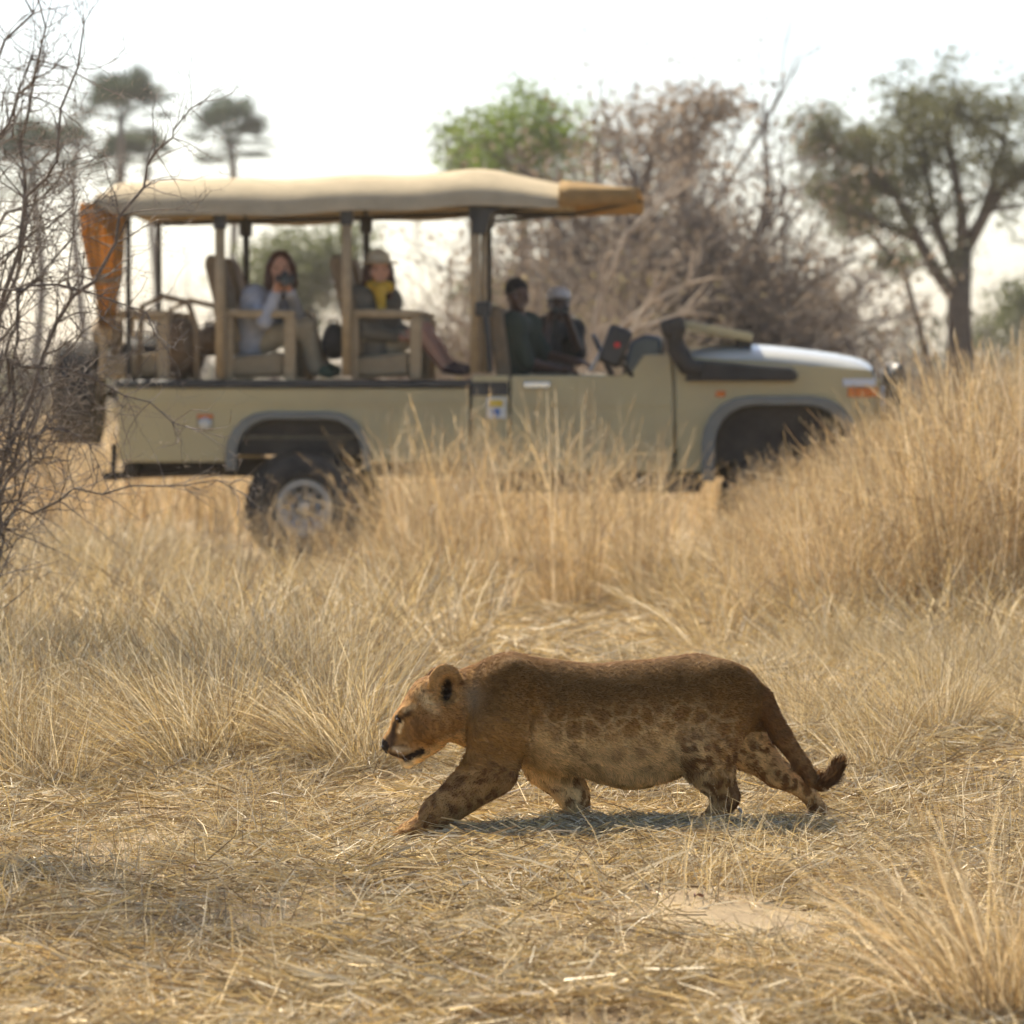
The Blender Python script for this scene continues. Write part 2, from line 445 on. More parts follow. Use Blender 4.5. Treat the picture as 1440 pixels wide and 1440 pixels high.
def tussock(rng, n=190, rad=0.13, h=(0.3, 0.62), lean=0.75, lean_dir=None, w=0.0026, pal=STRAW, heads=0.12, drift=0.0, curl=0.55, segs=4):
    r = rad * np.sqrt(rng.random(n)); a0 = rng.uniform(0, 2 * np.pi, n)
    base = np.stack([r * np.cos(a0), r * np.sin(a0), np.full(n, -0.02)], 1)
    az = a0 + rng.normal(0, 0.7, n)
    th = np.abs(rng.normal(0.0, lean * 0.55, n)) + lean * 0.5 * r / rad
    if lean_dir is not None:
        dx = np.sin(th) * np.cos(az) + drift * math.cos(lean_dir); dy = np.sin(th) * np.sin(az) + drift * math.sin(lean_dir)
        az = np.arctan2(dy, dx); th = np.arctan2(np.hypot(dx, dy), np.cos(th))
    L = rng.uniform(h[0], h[1], n) * (1 - 0.25 * rng.random(n))
    cu = np.abs(rng.normal(curl, 0.45, n))
    v, q, bi, P = ribbons(rng, base, az, th, cu, L, rng.uniform(0.7, 1.5, n) * w, segs=segs, taper=0.4)
    parts = [(v, q, bi, n)]
    m = int(n * heads)
    if m: parts.append(seed_heads(rng, P, m, 0.016, 5))
    return join_parts('tussock', parts, pal, rng)

def tall(rng, n=38, rad=0.16, h=(0.75, 1.25), lean=0.42, pal=GOLD, w=0.0052, heads=0.4, segs=4, leaves=1.3):
    r = rad * np.sqrt(rng.random(n)); a0 = rng.uniform(0, 2 * np.pi, n)
    base = np.stack([r * np.cos(a0), r * np.sin(a0), np.full(n, -0.02)], 1)
    az = rng.uniform(0, 2 * np.pi, n); th = np.abs(rng.normal(0, lean * .7, n))
    L = rng.uniform(h[0], h[1], n)
    v, q, bi, P = ribbons(rng, base, az, th, rng.normal(0.25, 0.3, n), L, rng.uniform(0.7, 1.4, n) * w, segs=segs, taper=0.45)
    parts = [(v, q, bi, n), seed_heads(rng, P, int(n * heads), 0.034, 8)]
    # leaf blades from the lower stems
    k = int(n * leaves); pick = rng.integers(0, n, k); lv = rng.integers(1, segs, k)
    v2, q2, b2, _ = ribbons(rng, P[pick, lv], rng.uniform(0, 2 * np.pi, k), rng.uniform(.3, 1.1, k), rng.uniform(.3, 1.6, k), rng.uniform(.15, .4, k), rng.uniform(.7, 1.4, k) * w, segs=2, taper=0.2)
    parts.append((v2, q2, b2, k))
    return join_parts('tall', parts, pal, rng)

def litter(rng, n=1000, rad=0.30, L=(0.04, 0.26), zr=0.04, pal=STRAW, w=0.0034, segs=2, tilt=1.0):
    r = rad * np.sqrt(rng.random(n)); a0 = rng.uniform(0, 2 * np.pi, n)
    base = np.stack([r * np.cos(a0), r * np.sin(a0), rng.random(n) ** 1.6 * zr], 1)
    main = rng.uniform(0, 2 * np.pi)
    az = np.where(rng.random(n) < 0.5, main + rng.normal(0, 0.5, n), rng.uniform(0, 2 * np.pi, n))
    th = np.pi / 2 - np.abs(rng.normal(0.0, 0.2 * tilt, n)) + 0.05
    ln = rng.uniform(0, 1, n) ** 1.8 * (L[1] - L[0]) + L[0]
    v, q, bi, P = ribbons(rng, base, az, th, rng.normal(0.12, 0.25, n), ln, rng.uniform(0.6, 1.6, n) * w, segs=segs, taper=0.6, azdrift=0.6)
    parts = [(v, q, bi, n)]
    if segs > 1:       # straight stalks
        k = int(n * 1.5); r = rad * np.sqrt(rng.random(k)); a0 = rng.uniform(0, 2 * np.pi, k)
        b2 = np.stack([r * np.cos(a0), r * np.sin(a0), rng.random(k) ** 1.6 * zr], 1)
        v2, q2, i2, _ = ribbons(rng, b2, rng.uniform(0, 2 * np.pi, k), np.pi / 2 - np.abs(rng.normal(0, .42 * tilt, k)) + .05, np.zeros(k), rng.uniform(.02, .085, k), rng.uniform(.5, 1.2, k) * w, segs=1, taper=.6)
        parts.append((v2, q2, i2, k))
    return join_parts('litter', parts, pal, rng)

def stubble(rng, n=45, rad=0.2, pal=STRAW):
    r = rad * np.sqrt(rng.random(n)); a0 = rng.uniform(0, 2 * np.pi, n)
    base = np.stack([r * np.cos(a0), r * np.sin(a0), np.full(n, -0.01)], 1)
    v, q, bi, P = ribbons(rng, base, rng.uniform(0, 2 * np.pi, n), np.abs(rng.normal(0.6, 0.45, n)), rng.normal(0.5, .5, n), rng.uniform(.04, .22, n), rng.uniform(.6, 1.5, n) * 0.0026, segs=3)
    return join_parts('stubble', [(v, q, bi, n)], pal, rng)

def scatter_object(name, meshes, pts, rotz, scale, m, tilt=None, label=None, rnd=0.22):
    """one 'stuff' object: clumps copied to points, all real geometry in one mesh"""
    src = []
    for me in meshes:
        v = np.empty(len(me.vertices) * 3, np.float32); me.vertices.foreach_get('co', v); v = v.reshape(-1, 3)
        q = np.empty(len(me.loops), np.int32); me.loops.foreach_get('vertex_index', q); q = q.reshape(-1, 4)
        c = np.empty(len(me.vertices) * 4, np.float32); me.attributes['tint'].data.foreach_get('color', c)
        src.append((v, q, c.reshape(-1, 4)[:, :3])); bpy.data.meshes.remove(me)
    r = np.random.default_rng(len(pts)); V = []; Q = []; C = []; o = 0
    for i, p in enumerate(pts):
        v, q, c = src[r.integers(0, len(src))]
        M = np.array(Matrix.Rotation(rotz[i], 3, 'Z'))
        if tilt is not None: M = np.array(Matrix.Rotation(tilt[i][0], 3, 'X')) @ np.array(Matrix.Rotation(tilt[i][1], 3, 'Y')) @ M
        V.append(v @ M.T.astype(np.float32) * np.float32(scale[i]) + np.asarray(p, np.float32)); Q.append(q + o); o += len(v)
        C.append(c * np.float32(1 - rnd + 1.6 * rnd * r.random()))
    ob = meshobj(name, npmesh(name, np.concatenate(V), np.concatenate(Q), attrs={'tint': np.concatenate(C)}), m)
    return tag(ob, label, 'grass', kind='stuff')

rg = np.random.default_rng(11)
def sample(n, dlo, dhi, plo, phi, dens=None):
    """n points between depths dlo..dhi inside the picture columns plo..phi, thinned by dens(x,y,px)"""
    out = []
    got = 0
    while got < n:
        m = 4 * n
        d = np.sqrt(rg.uniform(dlo ** 2, dhi ** 2, m)); p = rg.uniform(plo, phi, m); x = (p - 720) / F_PX * d
        k = np.ones(m, bool) if dens is None else rg.random(m) < dens(x, d, p)
        a = np.stack([x, d], 1)[k]; out.append(a); got += len(a)
        if len(out) > 60: break
    a = np.concatenate(out)[:n]
    return np.column_stack([a, gz(a[:, 0], a[:, 1])])

def track(x, y):
    """1 on the trodden gap that runs from the cub to the vehicle"""
    c = np.interp(y, [8, 12, 16, 20, 23, 26, 28, 30, 34], [0.2, 0.25, 0.35, 0.35, 0.30, 0.55, 1.05, 1.35, 2.0])
    w = np.interp(y, [8, 12, 14, 16, 20, 23, 26, 30], [2.5, 2.2, 1.25, 1.0, 0.9, 0.80, 0.5, 0.45])
    return np.clip(1.5 - np.abs(x - c) / w * 1.0, 0, 1)

grass_m = tint_mat('straw_blades', 0.28, 0.45, 0.35, 0.22)
gold_m = tint_mat('golden_blades', 0.30, 0.5, 0.3, 0.22)
litter_m = tint_mat('fallen_straw', 0.18, 0.6, 0.15, 0.2)

# fallen straw on the open ground
lit = [litter(np.random.default_rng(100 + i), n=250, rad=0.22, L=(.03, .18)) for i in range(9)]
p1 = sample(365, 7.2, 16.2, -380, 1840)
trod = ((p1[:, 0] - .25) / 1.05) ** 2 + ((p1[:, 1] - 11.95) / .72) ** 2 < 1
litf = [litter(np.random.default_rng(130 + i), n=270, rad=0.22, L=(.03, .15), zr=.018, tilt=.55) for i in range(4)]
ex = sample(75, 11.3, 12.6, 340, 1250)
p = np.concatenate([p1[trod], ex]); n = len(p)
scatter_object('straw_litter', litf, p, rg.uniform(0, 6.28, n), rg.uniform(.9, 1.3, n), litter_m, None, 'thin trodden straw under the cub\'s feet')
p = p1[~trod]; n = len(p)
scatter_object('straw_litter', lit, p, rg.uniform(0, 6.28, n), rg.uniform(.9, 1.35, n), litter_m, rg.normal(0, .07, (n, 2)), 'flattened pale straw covering the trodden ground around the cub')
lit2 = [litter(np.random.default_rng(120 + i), n=170, rad=0.3, w=0.005, segs=1) for i in range(5)]
p = sample(240, 15.5, 29, -160, 1600, lambda x, y, q: 0.06 + track(x, y)); n = len(p)
scatter_object('straw_litter', lit2, p, rg.uniform(0, 6.28, n), rg.uniform(.9, 1.3, n), litter_m, rg.normal(0, .05, (n, 2)), 'flattened pale straw lying along the track toward the vehicle')

# short broken stubble
stb = [stubble(np.random.default_rng(140 + i)) for i in range(6)]
p = sample(430, 7.2, 22, -160, 1600, lambda x, y, q: (1 - np.exp(-((x - .25) ** 2 / .7 + (y - 11.8) ** 2 / .35) ** 2)) * (0.35 + 0.3 * np.sin(x * 3 + y * 2) * np.sin(2.2 * y)))
scatter_object('grass_stubble', stb, p, rg.uniform(0, 6.28, len(p)), rg.uniform(.6, 1.3, len(p)), grass_m, None, 'short broken dry stubble sprinkled over the bare ground')

# arching tussock grass: left bank, middle distance, right bank
def tus_scale(*a): return np.concatenate([rg.uniform(lo, hi, len(p)) for p, lo, hi in a])
tus = [tussock(np.random.default_rng(160 + i), w=0.0034, lean=0.6 + .06 * i, curl=.35 + .1 * (i % 4), heads=.16, lean_dir=3.5 + 0.5 * (i % 3), drift=0.35) for i in range(8)]
tusf = [tussock(np.random.default_rng(170 + i), n=60, rad=0.17, w=0.0064, segs=3, lean_dir=3.5 + 0.5 * (i % 3), drift=0.3, heads=0.2) for i in range(6)]
def dens_left(x, y, q): return (1 - track(x, y)) * np.clip((y - 13.4) * 1.2, 0, 1) * (q < 640)
pa = sample(125, 13.6, 17.5, -220, 575, dens_left)
pc = sample(150, 13.2, 19.5, 980, 1660, lambda x, y, q: (1 - track(x, y)) * np.clip((y - 12.9) * .5, 0, 1) * (0.5 + 0.5 * np.sin(x * 5 + y)))
p = np.concatenate([pa, pc])
scatter_object('tussock_grass', tus, p, rg.uniform(-.7, .7, len(p)), tus_scale((pa, .72, 1.1), (pc, .42, .72)), grass_m, rg.normal(0, .1, (len(p), 2)), 'arching pale dry tussock grass covering both banks beside the cub')
pb = sample(480, 17.5, 29.2, -260, 700, lambda x, y, q: 1 - track(x, y))
pd = sample(270, 18.5, 28, 860, 1680, lambda x, y, q: (1 - track(x, y)))
p = np.concatenate([pb, pd])
scatter_object('tussock_grass', tusf, p, rg.uniform(-.7, .7, len(p)), tus_scale((pb, .75, 1.15), (pd, .7, 1.15)) * np.where((p[:, 1] > 23) & (p[:, 0] < -.8) & (p[:, 0] > -2.1), .52, 1), grass_m, rg.normal(0, .1, (len(p), 2)), 'soft dry grass filling the ground between the cub and the vehicle')

# tall upright grass before the vehicle and on the right
tl = [tall(np.random.default_rng(190 + i)) for i in range(8)]
pe = sample(44, 24.6, 28.2, 545, 925)
pf = sample(420, 20.5, 29.0, 985, 1720, lambda x, y, q: (1 - track(x, y)) * np.clip((q - 960) / 160, 0, 1))
pg = sample(12, 25, 29.0, 300, 545)
p = np.concatenate([pe, pf, pg])
qx = lambda a: a[:, 0] / a[:, 1] * F_PX + 720
s = np.concatenate([rg.uniform(.3, 1.08, len(pe)), np.interp(qx(pf), [985, 1080, 1200, 1290, 1360, 1500], [.45, .62, .78, .92, 1.1, 1.15]) * rg.uniform(.85, 1.12, len(pf)), rg.uniform(.45, .62, len(pg))])
scatter_object('tall_grass', tl, p, rg.uniform(0, 6.28, len(p)), s, gold_m, rg.normal(0, .06, (len(p), 2)), 'tall golden dry grass standing before the vehicle and along the right bank')
tlf = [tall(np.random.default_rng(210 + i), n=26, rad=0.3, w=0.013, segs=2, leaves=0.5, heads=0.1) for i in range(5)]
ph = np.concatenate([sample(300, 33.2, 80, -260, 1720), sample(220, 32.6, 42, -260, 1720)])
scatter_object('tall_grass', tlf, ph, rg.uniform(0, 6.28, len(ph)), rg.uniform(.6, 1.0, len(ph)), gold_m, rg.normal(0, .06, (len(ph), 2)), 'tall golden dry grass on the plain behind the vehicle')
# ------------------------------------------------------------------ lion cub
LS = 490.0
LA = R(11); LSN, LCS = math.sin(LA), math.cos(LA)
def Lp(px, py, y=0.0):
    """cub-local point seen at (px,py), y metres off its midline (minus = camera side)"""
    lx = ((px - 860) / LS + y * LSN) / LCS
    k = (lx * LSN + y * LCS) / 12.24
    return np.array([lx, y, (1170 - (py + k * (py - 536))) / LS])
def Linv(p):
    k = (p[:, 0] * LSN + p[:, 1] * LCS) / 12.24
    return 860 + LS * (p[:, 0] * LCS - p[:, 1] * LSN), (1170 - p[:, 2] * LS + 536 * k) / (1 + k)
def lr(r): return r / LS

def lion_prims():
    P = []
    def a(p): P.append(p)
    # trunk
    a(rc(Lp(718, 998), Lp(790, 1010), lr(70), lr(72), .05, .74))
    a(rc(Lp(790, 1010), Lp(885, 1018), lr(72), lr(81), .05, .80))
    a(rc(Lp(885, 1018), Lp(960, 1003), lr(81), lr(74), .05, .80))
    a(rc(Lp(960, 1003), Lp(1018, 990), lr(74), lr(56), .05, .76))
    a(el(Lp(895, 1052), (lr(75), .125, lr(52)), .05))           # full belly
    a(rc(Lp(720, 958), Lp(770, 964), lr(34), lr(26), .04, .8))    # withers
    a(rc(Lp(985, 955), Lp(1035, 968), lr(31), lr(26), .04, .9))   # croup
    a(rc(Lp(690, 1030), Lp(745, 1045), lr(34), lr(28), .04, 1.0)) # brisket
    # neck
    a(rc(Lp(640, 992), Lp(715, 985), lr(46), lr(58), .04, .82))
    a(rc(Lp(640, 1008), Lp(695, 1018), lr(29), lr(40), .04, .9))
    # head
    a(el(Lp(614, 1000), (lr(42), .082, lr(42)), .03))
    a(rc(Lp(606, 985), Lp(571, 1016), lr(33), lr(19), .022, 1.05))
    a(rc(Lp(592, 1026), Lp(558, 1047), lr(30), lr(17), .016, .80))
    a(rc(Lp(572, 1008), Lp(549, 1044), lr(12), lr(9.5), .015, 1.2))
    a(el(Lp(547.5, 1048), (lr(8), .019, lr(7.5)), .008))
    for s in (-1, 1):
        a(el(Lp(565, 1055, s * .021), (lr(17), .023, lr(11.5)), .012))
        a(el(Lp(611, 1019, s * .050), (lr(29), .036, lr(25)), .03))     # cheeks
        a(el(Lp(577, 1003, s * .036), (lr(16), .014, lr(9)), .022))     # brow
    a(rc(Lp(608, 1042), Lp(574, 1071.5), lr(18), lr(10.5), .014, 1.1))      # lower jaw
    a(rc(Lp(592, 1048), Lp(570, 1060), lr(17), lr(11), .010, .9))
    for s in (-1, 1):                                                        # parted lips
        a(rc(Lp(573, 1067.5, s * .036), Lp(593, 1058.5, s * .048), .0065, .0075, .006, 1.6, True))
    for s in (-1, 1): a(el(Lp(561, 1012, s * .050), (lr(8), .012, lr(6)), .006, sub=True))   # eye sockets
    # near foreleg, stretched forward
    n = -.088
    a(rc(Lp(722, 972, n + .010), Lp(704, 1030, n - .014), lr(45), lr(43), .034, .62))
    a(rc(Lp(704, 1030, n - .012), Lp(690, 1082, n - .004), lr(43), lr(36), .016, .70))
    a(rc(Lp(690, 1084, n), Lp(620, 1144, n - .005), lr(37), lr(24), .025, .85))
    a(rc(Lp(620, 1144, n - .005), Lp(596, 1167, n - .005), lr(24), lr(20), .02, .95))
    a(rc(Lp(600, 1168, n - .005), Lp(576, 1174, n - .005), lr(19), lr(16), .015, 1.25))
    for t in (-.027, -.009, .009, .027): a(rc(Lp(580, 1174, n - .005 + t), Lp(563, 1178, n - .005 + t * 1.15), lr(11), lr(9.5), .005))
    a(rc(Lp(750, 1005, -.122), Lp(727, 1086, -.112), .011, .009, .012, 1.0, True))   # fold behind the elbow
    # far foreleg, trailing
    f = .085
    a(rc(Lp(745, 1010, f - .012), Lp(772, 1072, f), lr(46), lr(36), .03, .7))
    a(rc(Lp(772, 1072, f), Lp(806, 1118, f), lr(35), lr(23), .025, .85))
    a(rc(Lp(806, 1118, f), Lp(813, 1136, f), lr(22), lr(18), .02, 1.0))
    for t in (-.025, -.008, .009, .026): a(rc(Lp(812, 1136, f + t), Lp(816, 1143, f + t), lr(10), lr(8), .008))
    # near hind leg, under the body
    a(rc(Lp(1012, 985, n + .02), Lp(990, 1052, n - .004), lr(56), lr(44), .03, .62))
    a(rc(Lp(990, 1052, n - .004), Lp(1000, 1084, n), lr(42), lr(31), .03, .7))
    a(rc(Lp(1000, 1082, n), Lp(1021, 1122, n), lr(29), lr(19), .025, .85))
    a(rc(Lp(1021, 1122, n), Lp(1008, 1146, n), lr(18.5), lr(15), .018, .95))
    a(rc(Lp(1010, 1148, n), Lp(992, 1155, n), lr(15), lr(11), .012, 1.3))
    for t in (-.024, -.008, .008, .024): a(rc(Lp(997, 1154, n + t), Lp(984, 1157, n + t * 1.1), lr(8), lr(6.5), .006))
    # far hind leg, pushing off behind
    a(rc(Lp(1022, 990, f - .02), Lp(1050, 1046, f - .012), lr(50), lr(36), .03, .62))
    a(rc(Lp(1050, 1044, f - .012), Lp(1098, 1088, f - .01), lr(33), lr(20), .025, .75))
    a(rc(Lp(1098, 1088, f - .01), Lp(1140, 1112, f - .01), lr(19), lr(13.5), .02, .9))
    a(rc(Lp(1140, 1112, f - .01), Lp(1160, 1140, f - .01), lr(13), lr(11), .014, 1.0))
    a(rc(Lp(1160, 1142, f - .01), Lp(1146, 1150, f - .01), lr(11), lr(8), .01, 1.5))
    # tail
    T = [(1040, 962, 22), (1072, 984, 17), (1102, 1036, 14), (1131, 1076, 11.5), (1147, 1098, 9.5), (1161, 1104, 9), (1177, 1092, 9.5), (1185, 1076, 9)]
    for p, q in zip(T[:-1], T[1:]): a(rc(Lp(p[0], p[1], -.012), Lp(q[0], q[1], -.012), lr(p[2]), lr(q[2]), .015))
    # ears: solid lobe, then hollowed from the side that faces out
    for s in (-1, 1):
        c = Lp(627, 961, s * .058); 
        if s > 0: c = Lp(619, 964, s * .056)
        a(el(c, (lr(24), .020, lr(27)), .010))
        a(el(c + np.array([.006, s * .022, -.018]), (lr(14), .032, lr(20)), .008, sub=True))
    return P

lm = sdf_mesh('body', lion_prims(), 0.006, smooth_iter=1)
nv = len(lm.vertices)
LV = np.empty(nv * 3, np.float32); lm.vertices.foreach_get('co', LV); LV = LV.reshape(-1, 3)
LN = np.empty(nv * 3, np.float32); lm.vertices.foreach_get('normal', LN); LN = LN.reshape(-1, 3)

def cell_field(pts, spacing, seed):
    """distance to nearest and second nearest of jittered grid points, and a number for the cell"""
    lo = np.array([-1., -.5, -.3]); g = np.rint((pts - lo) / spacing).astype(int)
    n = np.ceil(np.array([2.2, 1.0, 1.2]) / spacing).astype(int) + 3
    J = np.random.default_rng(seed).uniform(-.42, .42, (*n, 3)) * spacing
    f1 = np.full(len(pts), 9.); f2 = f1.copy(); idx = np.zeros(len(pts), int)
    for o in np.ndindex(3, 3, 3):
        q = np.clip(g + np.array(o) - 1, 0, n - 1)
        d = np.linalg.norm(pts - (lo + q * spacing + J[q[:, 0], q[:, 1], q[:, 2]]), axis=1)
        c = d < f1
        f2 = np.where(c, f1, np.minimum(f2, d)); f1 = np.where(c, d, f1)
        idx = np.where(c, np.ravel_multi_index(q.T, n), idx)
    return f1, f2, idx

def segd(p, a, b):
    ab = b - a; t = np.clip((p - a) @ ab / (ab @ ab), 0, 1); return np.linalg.norm(p - a - t[:, None] * ab, axis=1)
def sst(x, a, b):
    t = np.clip((x - a) / (b - a), 0, 1); return t * t * (3 - 2 * t)

def coat(p, nrm):
    px, py = Linv(p)
    n = len(p)
    tawny = np.array([.335, .185, .062]); pale = np.array([.88, .68, .40]); dark = np.array([.115, .058, .028]); grey = np.array([.27, .15, .066])
    c = np.tile(tawny, (n, 1))
    def mix(col, w):
        nonlocal c
        w = np.clip(w, 0, 1)[:, None]; c = c * (1 - w) + np.asarray(col) * w
    top = np.interp(px, [640, 735, 790, 870, 970, 1030, 1060], [945, 925, 938, 935, 925, 938, 965])
    dep = py - top
    mix(np.array([.145, .078, .027]), sst(112 - dep, 0, 80) * .85 * (px > 665))
    # belly, inner legs, chest paler, lifted further to paint in straw bounce light
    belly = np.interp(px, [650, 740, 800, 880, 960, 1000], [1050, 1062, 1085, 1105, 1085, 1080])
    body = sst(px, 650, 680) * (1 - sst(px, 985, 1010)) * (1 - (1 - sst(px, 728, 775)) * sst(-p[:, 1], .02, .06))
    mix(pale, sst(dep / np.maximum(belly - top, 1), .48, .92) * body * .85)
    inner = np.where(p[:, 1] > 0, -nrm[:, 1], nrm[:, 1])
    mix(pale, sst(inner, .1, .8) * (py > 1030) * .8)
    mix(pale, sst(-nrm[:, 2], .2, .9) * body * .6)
    # rosettes on the flank
    f1, f2, _ = cell_field(p + .008 * np.sin(p[:, [2, 0, 1]] * 48), .054, 5)
    edge = f2 - f1; fl = sst(dep, 45, 85) * sst(px, 735, 785) * (1 - sst(px, 1030, 1055)) * (py < 1112)
    mix(np.array([.20, .105, .045]), sst(.030 - f1, 0, .016) * fl * .5)
    mix(np.array([.62, .45, .25]), (1 - sst(edge, .002, .011)) * fl * .6)
    # tight dark spots on legs and haunch
    wp = p + .010 * np.sin(p[:, [2, 0, 1]] * 55 + np.array([0, 1, 2])) + .005 * np.sin(p[:, [1, 2, 0]] * 140)
    g1, g2, _ = cell_field(wp, .029, 8)
    legs = np.clip(sst(py, 1062, 1090) * ((px < 745) | ((px > 760) & (px < 850) & (p[:, 1] > .04)) | (px > 960)) + sst(py, 1015, 1055) * (px > 955), 0, 1) * (px > 540)
    legs = legs * ~((px < 660) & (py < 1088))
    mix(np.array([.50, .33, .17]), legs * .35)
    mix(np.array([.155, .070, .026]), sst(.0172 - g1, 0, .007) * legs * .85)
    # dark line along the spine and tail
    spine = np.exp(-(p[:, 1] / .035) ** 2) * sst(nrm[:, 2], .1, .7) * (px > 625) * (px < 1100)
    mix(np.array([.22, .105, .038]), spine * .6)
    mix(dark * 1.5, ((px > 1040) & (segd(p, Lp(1072, 984, -.012), Lp(1145, 1096, -.012)) < .042)) * .55)
    mix(dark * .75, sst(px, 1140, 1160) * (py < 1115) * .9)
    mix(dark * 1.3, sst(py, 1118, 1138) * (px > 1130) * .8)
    mix(dark * 1.4, sst(px + (py - 1110) * .4, 1022, 1036) * (py > 1095) * (px < 1050) * .8)      # back of the hock
    # face
    head = (px < 655) & (py < 1086) & ~((px > 622) & (py > 1056))
    mix(np.array([.34, .185, .07]), head * .7)
    mix(np.array([.20, .105, .042]), head * np.exp(-(((px - 594) / 26) ** 2 + ((py - 1020) / 22) ** 2)) * .85)
    mix(np.array([.22, .115, .05]), head * sst(16 - (py - np.interp(px, [540, 552, 567, 582, 598], [1047, 1011, 982, 962, 949])), 0, 14) * (py < 1000) * .6)
    mix(np.array([.75, .58, .36]), head * (sst(py, 1050, 1070) * .75))
    mix(np.array([.70, .52, .30]), head * sst(py - (px - 600) * -.6, 1050, 1066) * .3)
    mix(np.array([.85, .64, .38]), np.exp(-(((px - 602 - (py - 985) * .6) / 9) ** 2 + ((py - 987) / 14) ** 2)) * .9)
    mix(np.array([.80, .55, .27]), head * sst(15 - (np.interp(px, [575, 598, 617, 656], [1083, 1069, 1051, 1033]) - py), 0, 13) * (px > 585) * .8)  # golden jaw edge: sun glowing through and bouncing up, painted in
    mix(np.array([.42, .34, .25]), np.exp(-(((px - 664) / 12) ** 2 + ((py - 982) / 20) ** 2)) * .6)   # tuft before the ear
    def sd2(x0, y0, x1, y1):
        q = np.column_stack([px, py]); a0 = np.array([x0, y0], float); ab = np.array([x1, y1], float) - a0
        t = np.clip((q - a0) @ ab / max(ab @ ab, 1e-6), 0, 1); return np.linalg.norm(q - a0 - t[:, None] * ab, axis=1)
    sidef = sst(np.abs(p[:, 1]), .010, .02) * head
    mix((.80, .62, .38), sst(4.5 - sd2(567, 1017, 563, 1030), 0, 4) * sidef * .9)          # pale below the eye
    mix((.70, .52, .30), sst(6 - sd2(572, 1000, 584, 994), 0, 5) * sidef * .5)
    mix((.05, .03, .018), sst(5.5 - sd2(566, 1010, 577, 1004), 0, 4.5) * sidef * .85)    # line back from the eye
    mix((.06, .035, .02), sst(4.5 - sd2(557, 1018, 553, 1037), 0, 3) * sidef * .95)    # tear line
    mix((.09, .05, .03), sst(10 - sd2(554, 1036, 549, 1047), 0, 7) * sidef * .9)
    mix((.016, .011, .009), sst(4.6 - sd2(559, 1009, 564, 1015), 0, 2.0) * sidef * .98)   # eye
    for j in range(4):
        mix((.09, .05, .03), sst(2.0 - sd2(551, 1051 + j * 3.6, 574, 1049 + j * 4.4), 0, 1.8) * sidef * .55)
    mix((.018, .013, .012), (segd(p, Lp(540, 1050, -.012), Lp(540, 1050, .012)) < .0205) * .97)       # nose
    mix((.014, .009, .008), sst(6.5 - sd2(573, 1068, 594, 1058), 0, 3) * sidef * .98)                  # mouth
    mix((.05, .025, .015), sst(3.4 - sd2(549, 1060, 574, 1068), 0, 2) * sidef * .95)
    mix((.82, .66, .44), sst(5 - sd2(556, 1054, 576, 1056), 0, 4) * sidef * .5)
    mix((.84, .70, .48), sst(py, 1072, 1079) * head * (px < 600) * .8)
    s1, _, si = cell_field(p * np.array([1.0, 1.0, .55]) + p[:, [2, 2, 0]] * np.array([.35, 0, 0]), .009, 44)
    c *= (1 + head[:, None] * (np.random.default_rng(6).uniform(-.30, .28, 4096)[si % 4096])[:, None])
    # forehead flecks
    h1, _, _ = cell_field(p, .017, 21)
    mix((.16, .085, .04), sst(.0065 - h1, 0, .003) * head * (py < 1005) * (px < 605) * .7)
    # ears
    for s in (-1, 1):
        q = Lp(627, 961, s * .058) if s < 0 else Lp(619, 964, s * .056)
        d = np.abs(p - q); e = (d[:, 0] < .05) & (d[:, 2] < .055) & (d[:, 1] < .04) & (py < 992)
        out = nrm[:, 1] * s
        mix((.50, .31, .13), e * sst(out, .1, .6) * .5)
        qx_, qy_ = Linv(q[None, :])
        mix((.022, .014, .010), e * sst(1.25 - np.hypot((px - qx_[0] - 3 - (py - qy_[0]) * -.1) / 8, (py - qy_[0] - 10) / 17), 0, .5) * (p[:, 1] * s > .01) * .98)
        mix((.06, .035, .022), e * sst(-out, .0, .6) * .75)
    mix((.10, .05, .03), np.exp(-(((px - 648) / 5) ** 2 + ((py - 962) / 5) ** 2)) * .7)
    # mottling
    m1, _, ci = cell_field(p, .02, 33)
    c *= np.random.default_rng(3).uniform(.88, 1.12, 4096)[ci % 4096][:, None]
    return np.clip(c * np.array([.98, .95, .82]), .006, 1)

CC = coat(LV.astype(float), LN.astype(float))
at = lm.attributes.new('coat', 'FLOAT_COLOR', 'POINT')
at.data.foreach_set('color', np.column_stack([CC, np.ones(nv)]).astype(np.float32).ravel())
skin_m = tint_mat('cub_coat', 0.0, 0.85, 0.15, 0.0, 'coat')
fur_m = tint_mat('cub_fur', 0.42, 0.7, 0.06, 0.0, 'coat')

lion = empty('lion_cub', (W(860, 1170, 12.24).x, 12.24, W(860, 1170, 12.24).z), R(11),
             'spotted tawny lion cub walking with its head lowered over the straw', 'lion cub')
lion_body = meshobj('body', lm, skin_m, lion)

